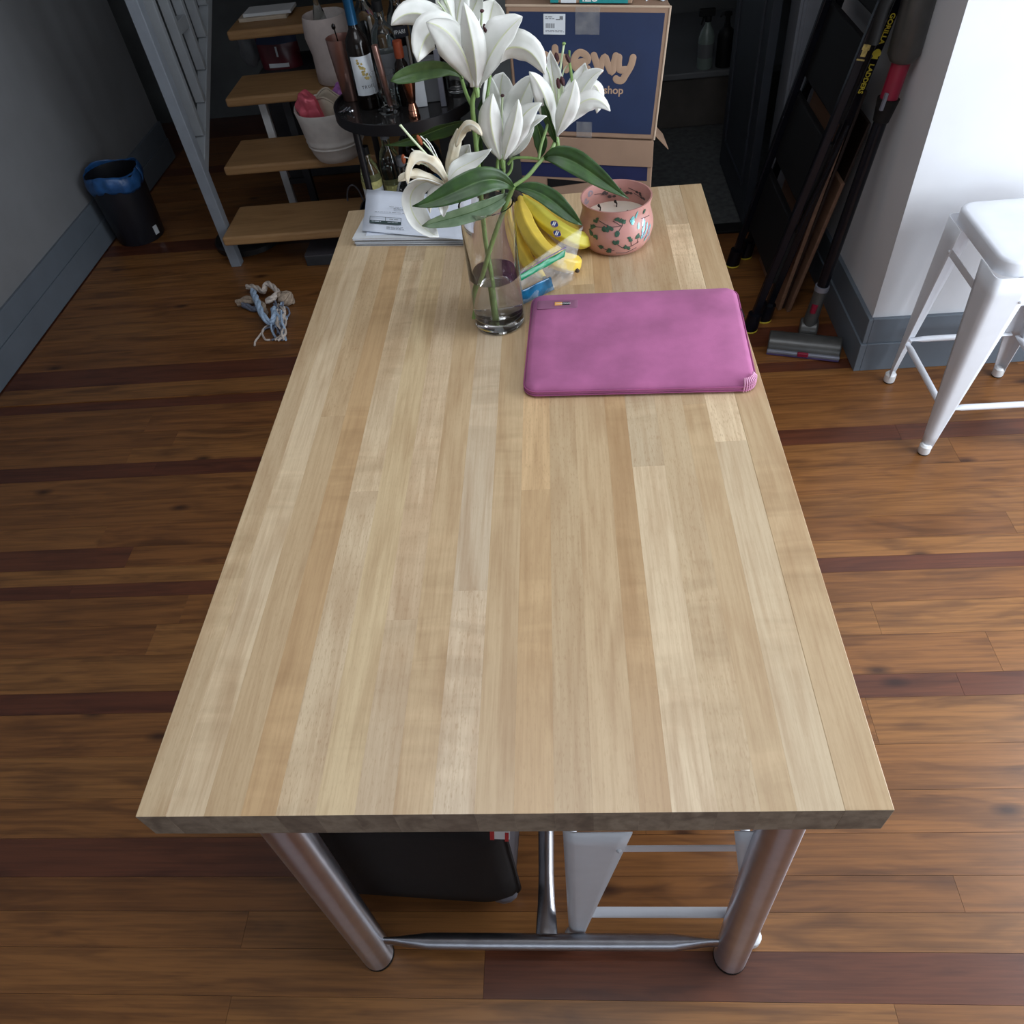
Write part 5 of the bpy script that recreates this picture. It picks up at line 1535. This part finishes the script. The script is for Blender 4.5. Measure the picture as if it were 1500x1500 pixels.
bottle('dark_squat_bottle', [(.001, .001), (.036, 0), (.038, .006), (.038, .11), (.030, .135), (.016, .15), (.015, .19), (.001, .19)], Vector((-.300, 2.490, kz)), 'darkglass',
       'dark squat bottle at the back right of the cart behind the grey box', 'bottle', [('cap', [(.017, .175), (.017, .205), (.001, .206)], 'blackmat')])
bottle('rocks_glass', [(.001, .001), (.034, .001), (.036, .004), (.038, .09), (.0365, .09), (.034, .012), (.001, .010)], Vector((-.225, 2.395, kz)), 'glass', 'clear tumbler at the right of the cart behind the big bloom', 'glass')
lt = MB(); r_ = random.Random(4)
for k in range(9):
    lt.tube([Vector((-.602 + .005 * k * .5, 2.29 + .004 * (k % 3), kz + .003)), Vector((-.600 + .006 * k * .6 + r_.uniform(-.012, .012), 2.285 + r_.uniform(-.02, .02), kz + .004 + .009 * r_.random()))], .0028, 6)
o = obj('bottle_openers', lt, M['steel'], None, origin=(-.59, 2.29, kz)); o.name = 'bottle_opener'
tag(o, 'small bright metal bottle opener by the left rim of the cart', 'bottle opener')
# lower tier
lz = .3856


def lowb(px, py, z):
    p = PZ(px, py, z); return Vector((p.x, p.y, lz))


for nm, pos, prof, mm, lab, ex in (
        ('lemon_bottle', (-.560, 2.300), [(.001, 0), (.033, 0), (.035, .005), (.035, .14), (.028, .175), (.014, .20), (.013, .235), (.001, .236)], 'bottleglass', 'bottle with pale yellow label beside the cart post on the lower tier',
         [('label', [(.0355, .03), (.0355, .125)], 'label'), ('label_band', [(.0358, .105), (.0358, .13)], 'lime'), ('cap', [(.0145, .215), (.0145, .24), (.001, .241)], 'blackmat')]),
        ('green_bottle', (-.497, 2.365), [(.001, 0), (.036, 0), (.038, .005), (.038, .15), (.03, .19), (.015, .215), (.014, .27), (.001, .271)], 'bottleglass', 'taller greenish bottle with a cream label on the lower tier',
         [('label', [(.0385, .03), (.0385, .085)], 'lime'), ('cap', [(.0155, .235), (.0155, .275), (.001, .276)], 'greyboard')]),
        ('decanter', (-.435, 2.255), [(.001, 0), (.040, 0), (.045, .01), (.045, .06), (.036, .10), (.018, .135), (.013, .15), (.013, .18), (.018, .186), (.001, .187)], 'glass', 'round clear decanter on the lower tier of the cart',
         [('stopper', [(.012, .182), (.016, .19), (.015, .215), (.001, .22)], 'greyboard')]),
        ('orange_cap_bottle', (-.385, 2.185), [(.001, 0), (.027, 0), (.029, .005), (.029, .075), (.024, .092), (.020, .10), (.020, .112), (.001, .112)], 'bottleglass', 'small bottle with a bright orange-red ribbed cap on the lower tier',
         [('cap', [(.0225, .100), (.0235, .103), (.0235, .122), (.022, .125), (.001, .125)], 'redorange')]),
        ('amber_bottle', (-.340, 2.330), [(.001, 0), (.035, 0), (.037, .005), (.037, .16), (.03, .20), (.015, .225), (.014, .26), (.001, .261)], 'darkglass', 'dark bottle with blue label behind the orange cap on the lower tier',
         [('label', [(.0375, .05), (.0375, .13)], 'capblue'), ('cap', [(.0155, .235), (.0155, .265), (.001, .266)], 'caporange')]),
        ('black_bottle', (-.440, 2.455), [(.001, 0), (.037, 0), (.039, .005), (.039, .15), (.03, .19), (.016, .21), (.015, .275), (.001, .276)], 'darkglass', 'black bottle at the back of the lower tier',
         [('cap', [(.0165, .25), (.0165, .28), (.001, .281)], 'blackmat')])):
    bottle(nm, prof, Vector((pos[0], pos[1], lz)), mm, lab, 'bottle', ex)
hoop = obj('hose_loop', MB().tube([PZ(522, 300, .16) + Vector((.035 * math.cos(q_ * PI / 12), .006 * math.sin(q_ * PI / 12), .085 * math.sin(q_ * PI / 12))) for q_ in range(25)], .004, 8), M['greyfabric'], None, origin=PZ(522, 300, .16) - Vector((0, 0, .085)))
tag(hoop, 'thin grey hoop hanging below the cart at its left', 'hoop')

# ================================================================== DELIVERY BOXES


def quad_box(name, label, fl_, fr_, fr_top, fl_top, depth, mats):
    """carton with the given front face (left/right bottom, right/left top), pushed straight back by depth"""
    n = (fr_ - fl_).cross(Vector((0, 0, 1))).normalized()          # points to the camera side
    back = Vector((-.04, 1, 0)).normalized() * depth
    t = thing(name, label, 'box', (fl_ + fr_) / 2 + back / 2, 'delivery cartons stacked behind the table')
    obj('carton', MB().hexa([fl_, fr_, fr_ + back, fl_ + back], [fl_top, fr_top, fr_top + back * .97, fl_top + back * .97]), M['kraft'], t, smooth=0, bevel=.004)
    return t, n, back


zb1 = .722
BR = PZ(959, 205, zb1); BL = PZ(757, 197, .744)
TR = PY(983.5, 9, BR.y - .005); TL = PY(740, 7, BL.y - .005); zt1 = (TR.z + TL.z) / 2
box1, bn, bback = quad_box('delivery_box', 'navy-fronted delivery carton with tan lettering, on top of the stack', BL, BR, TR, TL, .30, None)


def on_face(u, v, off, a=BL, b=BR, c=TR, d=TL, n=bn):
    return (a * (1 - u) + b * u) * (1 - v) + (d * (1 - u) + c * u) * v + n * off


def face_quad(u0, u1, v0, v1, off, th=.0008, **k):
    p = [on_face(u0, v0, off, **k), on_face(u1, v0, off, **k), on_face(u1, v1, off, **k), on_face(u0, v1, off, **k)]
    return MB().prism(p, bn * th)


def face_uv(px, py):
    best = None
    for i in range(101):
        for j in range(101):
            X, Y = px_of(on_face(i / 100, j / 100, 0)); e = (X - px) ** 2 + (Y - py) ** 2
            if best is None or e < best[0]: best = (e, i / 100, j / 100)
    return best[1:]


navy = obj('navy_print', face_quad(.022, .968, .045, .955, .0004), M['navy'], box1, smooth=0)
for nm, z in (('top_edge', 0), ('side_edge', 1)):
    e = MB()
    if nm == 'top_edge': e.tube([on_face(0, .995, -.001), on_face(1, .995, -.001)], .0030, 6)
    else: e.tube([on_face(.995, 0, -.001), on_face(.995, 1, -.001)], .0030, 6)
    obj('cut_edge', e, M['kraftlight'], box1)


def face_frame(px0, py0, off):
    u, v = face_uv(px0, py0)
    o_ = on_face(u, v, off)
    return frame(o_, on_face(min(1, u + .05), v, off) - on_face(max(0, u - .05), v, off), on_face(u, min(1, v + .05), off) - on_face(u, max(0, v - .05), off))


lt_ = MB()
for stroke in ([(803, 82), (796, 79), (789, 86), (789, 95), (796, 101), (804, 99)], [(814, 70), (813, 86), (812, 101)], [(813, 92), (819, 84), (826, 84), (830, 91), (830, 102)],
               [(843, 92), (852, 91), (860, 88), (858, 80), (850, 77), (843, 82), (841, 92), (845, 100), (853, 103), (861, 101)],
               [(870, 82), (874, 94), (878, 104), (882, 94), (887, 83), (891, 94), (896, 106), (899, 94), (903, 81)],
               [(906, 83), (905, 93), (908, 101), (916, 102)], [(928, 85), (923, 97), (917, 110), (912, 117), (905, 117), (903, 115)]):
    pp_ = curve_pts([on_face(*face_uv(*q_), .0014) for q_ in stroke], 4)
    lt_.tube(pp_, [(.0007, .0092)] * len(pp_), 8, flat=bn)
    for e_ in (pp_[0], pp_[-1]):
        lt_.ball(e_, .0092, (1, 1, .06), 14, 6, frame((0, 0, 0), bn.cross(Vector((0, 0, 1))), Vector((0, 0, 1))).to_3x3())
wx = obj('writing', lt_, M['tanprint'], box1, smooth=0)
wx2 = obj('writing', text_mb(MB(), 'where pet lovers shop', .0285, face_frame(844, 130, .0014), .0006), M['tanprint'], box1, smooth=0)
Lm = face_frame(811, 36, .0014)
sl_ = obj('shipping_label', MB().box(-.029, .029, -.024, .024, 0, .0006, Lm), M['label'], box1, smooth=0)
pr = MB(); word_lines(pr, Lm, -.024, .018, 2, [.02, .024], hgt=.002, z=.0007, seed=21); word_lines(pr, Lm, .004, .012, 1, [.018], hgt=.002, z=.0007, seed=22)
word_lines(pr, Lm, -.024, -.014, 2, [.046, .05], hgt=.0012, gap=.003, z=.0007, seed=24)
for k in range(12): pr.box(-.024 + k * .0021, -.024 + k * .0021 + (.0006, .0012, .0015)[k % 3], -.009, .002, .0007, .0008, Lm)
pr.box(.014, .023, .012, .019, .0007, .0008, Lm)
obj('print', pr, M['ink'], sl_, smooth=0)
u0, v0 = face_uv(842, 20); u1, v1 = face_uv(880, 20)
obj('tape', face_quad(u0, u1, .80, 1.0, .0014, .0003), M['tape'], box1, smooth=0)
obj('tape', face_quad(u0 + .01, u1 - .03, 0, .13, .0014, .0003), M['tape'], box1, smooth=0)
# the carton below
B2R = BR + Vector((-.002, .004, -.004)); B2L = BL + Vector((.004, .006, -.004))
lowR = Vector((B2R.x - .008, B2R.y, .0005)); lowL = Vector((B2L.x + .008, B2L.y, .0005))
B2R.z = BR.z - .004; B2L.z = BL.z - .004
box2, _n, _b = quad_box('delivery_box', 'brown delivery carton with a navy band, under the navy-fronted one', lowL, lowR, B2R, B2L, .30, None)
kw = dict(a=lowL, b=lowR, c=B2R, d=B2L)


def v_of(py, px=900):
    return min(range(400, 1000), key=lambda k: abs(px_of(on_face(.75, k / 1000, 0, **kw))[1] - py)) / 1000


va, vb, vc, vd_ = v_of(243), v_of(263), v_of(268), v_of(279)
obj('navy_band', face_quad(.0, .965, vb, va, .0004, **kw), M['navy2'], box2, smooth=0)
obj('top_flap', face_quad(.0, 1.0, va + .002, 1.0, .0006, .004, **kw), M['kraft'], box2, smooth=0, bevel=.001)
p = [on_face(.20, vd_, .0006, **kw), on_face(.52, vc - .002, .0006, **kw), on_face(.40, vc + .002, .0006, **kw), on_face(.20, vc + .006, .0006, **kw)]
obj('hand_slot', MB().prism(p, bn * .0008), M['blackmat'], box2, smooth=0)
fp = [PY(963, 233, BR.y + .12), PY(979, 234, BR.y + .12), PY(968, 204, BR.y + .16), PY(958, 205, BR.y + .16)]
obj('side_flap', MB().prism([B2R + Vector((.002, .06, -.002)), B2R + Vector((.050, .05, -.05)), B2R + Vector((.045, .16, -.05)), B2R + Vector((.002, .16, -.002))], (0, 0, .003)), M['kraft'], box2, smooth=0)
# teal box on the very top
tq0 = PY(806, 2, TL.y * .73 + TR.y * .27); tq1 = PY(926, 6, TL.y * .24 + TR.y * .76)
u_a = (tq0.x - TL.x) / (TR.x - TL.x); u_b = (tq1.x - TL.x) / (TR.x - TL.x)
TM = frame(TL.lerp(TR, u_a) + Vector((0, .006, .0035)), TR - TL, Vector((-(TR - TL).y, (TR - TL).x, 0)))
wspan = (TR - TL).length * (u_b - u_a)
teal = thing('teal_box', 'teal printed box lying on top of the navy-fronted carton', 'box', TM @ Vector((wspan / 2, .06, 0)))
obj('carton', MB().box(0, wspan, 0, .13, 0, .07, TM), M['kraft'], teal, smooth=0, bevel=.002)
for a_, b_, mm in ((.36, .95, 'teal'), (0, .10, 'teal'), (.13, .32, 'label')):
    obj('teal_panel' if mm == 'teal' else 'white_panel', MB().box(wspan * a_, wspan * b_, -.0009, 0, .0008, .068, TM), M[mm], teal, smooth=0)
obj('writing', text_mb(MB(), 'IZU', .026, TM @ Matrix.Translation((wspan * .49, -.0012, .012)) @ Matrix.Rotation(PI / 2, 4, 'X'), .0004), M['whiteprint'], teal, smooth=0)
tz = TR.z + .003
pbg = obj('packing_paper', MB().grid(lambda u, v: Vector((TR.x - .06 + .055 * u, TR.y + .05 + .09 * v + .01 * math.sin(6 * u), tz - .001 + .055 * u * v + .012 * math.sin(9 * v + 4 * u) ** 2)), 10, 10), M['paper'], None, smooth=60, solid=.001, origin=(TR.x - .03, TR.y + .09, tz - .001))
tag(pbg, 'torn white packing paper at the right end of the top carton', 'paper')

# ================================================================== AGAINST THE WALL STUB ON THE RIGHT
# ---- folded step ladder
lad = thing('step_ladder', 'folded black step ladder with yellow lettering leaning on the wall', 'ladder', (.80, 2.25, 0))
LH = 1.12; lean = .208


def lp_(x, y_, z): return Vector((x + lean * z, y_, z))


for y0, xa_, xb2 in ((2.020, .752, .812), (2.460, .764, .822)):
    for xx, dy, nm, top in ((xa_, -.028, 'rear_rail', LH - .12), (xb2, .028, 'front_rail', LH)):
        yy = y0 + dy
        b = lp_(xx, yy, .012); t_ = lp_(xx, yy, top)
        d_ = (t_ - b).normalized()
        mb = MB()
        hw = .013; th = .011
        sx = Vector((1, 0, -lean)).normalized()
        q0 = [b + sx * s * hw + Vector((0, e * th, 0)) for s, e in ((-1, -1), (1, -1), (1, 1), (-1, 1))]
        q1 = [p + (t_ - b) for p in q0]
        rl = obj(nm, mb.hexa(q0, q1), M['blackgloss'], lad, smooth=0, bevel=.004)
        obj('foot', MB().tube([b + Vector((0, 0, -.012)), b + d_ * .055], [.026, .024], 16), M['blackgloss'], rl)
        obj('yellow_ring', MB().lathe([(.0265, .001), (.0275, .002), (.0275, .006), (.0262, .007)], (b.x, b.y, 0), 20, cap0=False, cap1=False), M['yellow'], rl)
for k, z in enumerate((.26, .52, .78, 1.04)):
    a_l = lp_(.787, 2.03, z)
    mb = MB()
    sx = Vector((lean, 0, 1)).normalized(); nx = Vector((1, 0, -lean)).normalized()
    pts = [a_l + nx * s * .012 + sx * h for s, h in ((-1, -.105), (1, -.105), (1, .105), (-1, .105))]
    obj('step', mb.prism(pts, (0, .465, 0)), M['blackmat'], lad, smooth=0, bevel=.006)
    obj('rivet', MB().ball(lp_(.782, 2.10, z + .02), .006, n=8, k=5), M['steel'], lad)
obj('top_cap', MB().prism([lp_(.772, 1.985, LH - .05), lp_(.868, 1.985, LH - .07), lp_(.868, 1.985, LH + .01), lp_(.772, 1.985, LH + .02)], (0, .53, 0)), M['blackgloss'], lad, smooth=0, bevel=.01)
obj('spreader', MB().tube([lp_(.790, 2.018, .35), lp_(.810, 2.018, .68)], .006, 8), M['blackgloss'], lad)
# lettering runs down the near faces of the rails
dn_ = Vector((-lean, 0, -1)).normalized()
fx = lp_(.830, 2.033 - .0125, 0)
cz = .858
c_ = lp_(.812, 2.0372, cz)
Mw = frame(c_ + Vector((0, -.0006, 0)), dn_, Vector((1, 0, -lean)))
obj('lettering', text_mb(text_mb(MB(), 'GORILLA', .0185, Mw @ Matrix.Translation((-.062, 0, 0)), .0006), 'LADDERS', .0185, Mw @ Matrix.Translation((.064, 0, 0)), .0006), M['yellow'], lad, smooth=0)
emb = [(0, .013), (.006, .011), (.011, .005), (.012, -.002), (.007, -.006), (.009, -.012), (-.009, -.012), (-.007, -.006), (-.012, -.002), (-.011, .005), (-.006, .011)]
Me = frame(c_ + Vector((0, -.0006, 0)), Vector((1, 0, -lean)), -dn_)
obj('emblem', MB().prism([Me @ Vector((a, b, 0)) for a, b in emb], (0, -.0006, 0)), M['yellow'], lad, smooth=0)
c2 = lp_(.752, 1.9812, .885)
M2 = frame(c2, Vector((1, 0, -lean)), -dn_)
obj('side_mark', MB().box(-.009, .011, .004, .018, 0, .0006, M2).box(-.006, .008, -.012, .0042, 0, .0006, M2).box(-.012, .010, -.022, -.018, 0, .0006, M2), M['gold'], lad, smooth=0)
obj('bolt', MB().ball(lp_(.806, 1.985, .985), .008, (.8, .6, 1.3), 10, 6), M['whiteplastic'], lad)

# ---- thin brown boards between ladder and wall
for i, (x0, th, ht, mm, y0, ln, lab, ln_) in enumerate(((.874, .014, .660, 'brownboard', 2.100, .36, 'thin brown board leaning next to the step ladder', .150),
        (.890, .010, .735, 'darkboard', 2.110, .38, 'taller dark board between the two brown boards by the ladder', .160),
        (.904, .013, .470, 'brownboard', 2.085, .36, 'shorter brown board leaning between the dark board and the vacuum', .190),
        (.9185, .010, .640, 'darkboard', 2.110, .36, 'dark brown board nearest the wall behind the vacuum tube', .195))):
    P_ = lambda x, z: Vector((x + ln_ * z, y0, z))
    r_ = .03
    out = [P_(x0, .0008), P_(x0 + th, .0008), P_(x0 + th, ht), P_(x0, ht)]
    o = obj('wooden_board', MB().prism(out, (0, ln, 0)), M[mm], None, smooth=0, bevel=.002, origin=(x0, y0 + ln / 2, .0008))
    tag(o, lab, 'board')

# ---- cordless stick vacuum
va_ = PZ(1126, 497, .030); vb_ = PZ(1232, 508, .030)
vd = (vb_ - va_); vd.z = 0; VL = vd.length; vd.normalize(); vn = Vector((vd.y, -vd.x, 0))
vm = (va_ + vb_) / 2; vm.z = 0
vac = thing('stick_vacuum', 'cordless stick vacuum with red accents leaning on the wall', 'vacuum cleaner', vm)
VM = frame(vm, vd, -vn)
h = VL / 2
pf = [(-.040, .006), (-.042, .022), (-.030, .045), (-.008, .056), (.018, .054), (.042, .040), (.048, .02), (.044, .006)]
obj('floor_head', MB().prism([VM @ Vector((-h, a, b)) for a, b in pf], vd * VL), M['vacgrey'], vac, smooth=50, bevel=.004)
obj('front_bar', MB().box(-h, h, -.052, -.041, .010, .022, VM), M['vacsilver'], vac, smooth=0, bevel=.003)
obj('roller_strip', MB().box(-h, h, -.050, -.041, .001, .0095, VM), M['vacpurple'], vac, smooth=0, bevel=.003)
obj('release_tab', MB().box(-.018, .018, -.0545, -.045, .009, .025, VM), M['vacred'], vac, smooth=0, bevel=.003)
nk = VM @ Vector((.006, .075, .040))
obj('neck_joint', MB().tube([VM @ Vector((-.024, .078, .036)), VM @ Vector((.036, .078, .036))], .036, 20), M['vacgrey'], vac, bevel=.006)
t0 = PX(1189, 462, vm.x + .008); t0 = Vector((nk.x, nk.y, .06)); t1 = PX(1306, 132, 1.018)
td = (t1 - t0).normalized(); TLn = (t1 - t0).length
obj('lower_tube', MB().tube([t0, t0 + td * .10, t0 + td * .13], [.024, .021, .021], 18), M['vacgrey'], vac)
obj('red_button', MB().tube([t0 + td * .055 + Vector((-.010, -.018, 0)), t0 + td * .085 + Vector((-.010, -.018, 0))], .010, 10), M['vacred'], vac)
obj('collar', MB().tube([t0 + td * .128, t0 + td * .145], .023, 18), M['vacsilver'], vac)
obj('tube', MB().tube([t0 + td * .14, t0 + td * (TLn - .05)], .0185, 18), M['blackgloss'], vac)
obj('socket', MB().tube([t0 + td * (TLn - .08), t0 + td * (TLn - .02)], [.022, .030], 18), M['blackmat'], vac)
obj('silver_catch', MB().box(-.004, .004, -.004, .004, -.022, .022, Matrix.Translation(t0 + td * (TLn - .02) + Vector((-.02, -.024, 0))) @ td.to_track_quat('Z', 'Y').to_matrix().to_4x4()), M['vacsilver'], vac, smooth=0)
obj('red_wand_end', MB().tube([t0 + td * (TLn - .02), t0 + td * (TLn + .07)], .024, 18), M['vacred'], vac)
bdir = Vector((td.x * .3, td.y, td.z)).normalized()
q_ = t0 + td * (TLn + .07)
obj('dust_bin', MB().tube([q_, q_ + bdir * .02, q_ + bdir * .16], [.030, .042, .042], 24), M['vacgrey'], vac, bevel=.004)
obj('motor', MB().tube([q_ + bdir * .16, q_ + bdir * .25, q_ + bdir * .27], [.048, .048, .040], 24), M['vacpurple'], vac, bevel=.004)
obj('hand_grip', MB().tube(curve_pts([q_ + bdir * .20 + Vector((-.03, -.02, 0)), q_ + bdir * .16 + Vector((-.09, -.03, 0)), q_ + bdir * .06 + Vector((-.10, -.03, 0))], 5), .016, 12), M['blackmat'], vac)
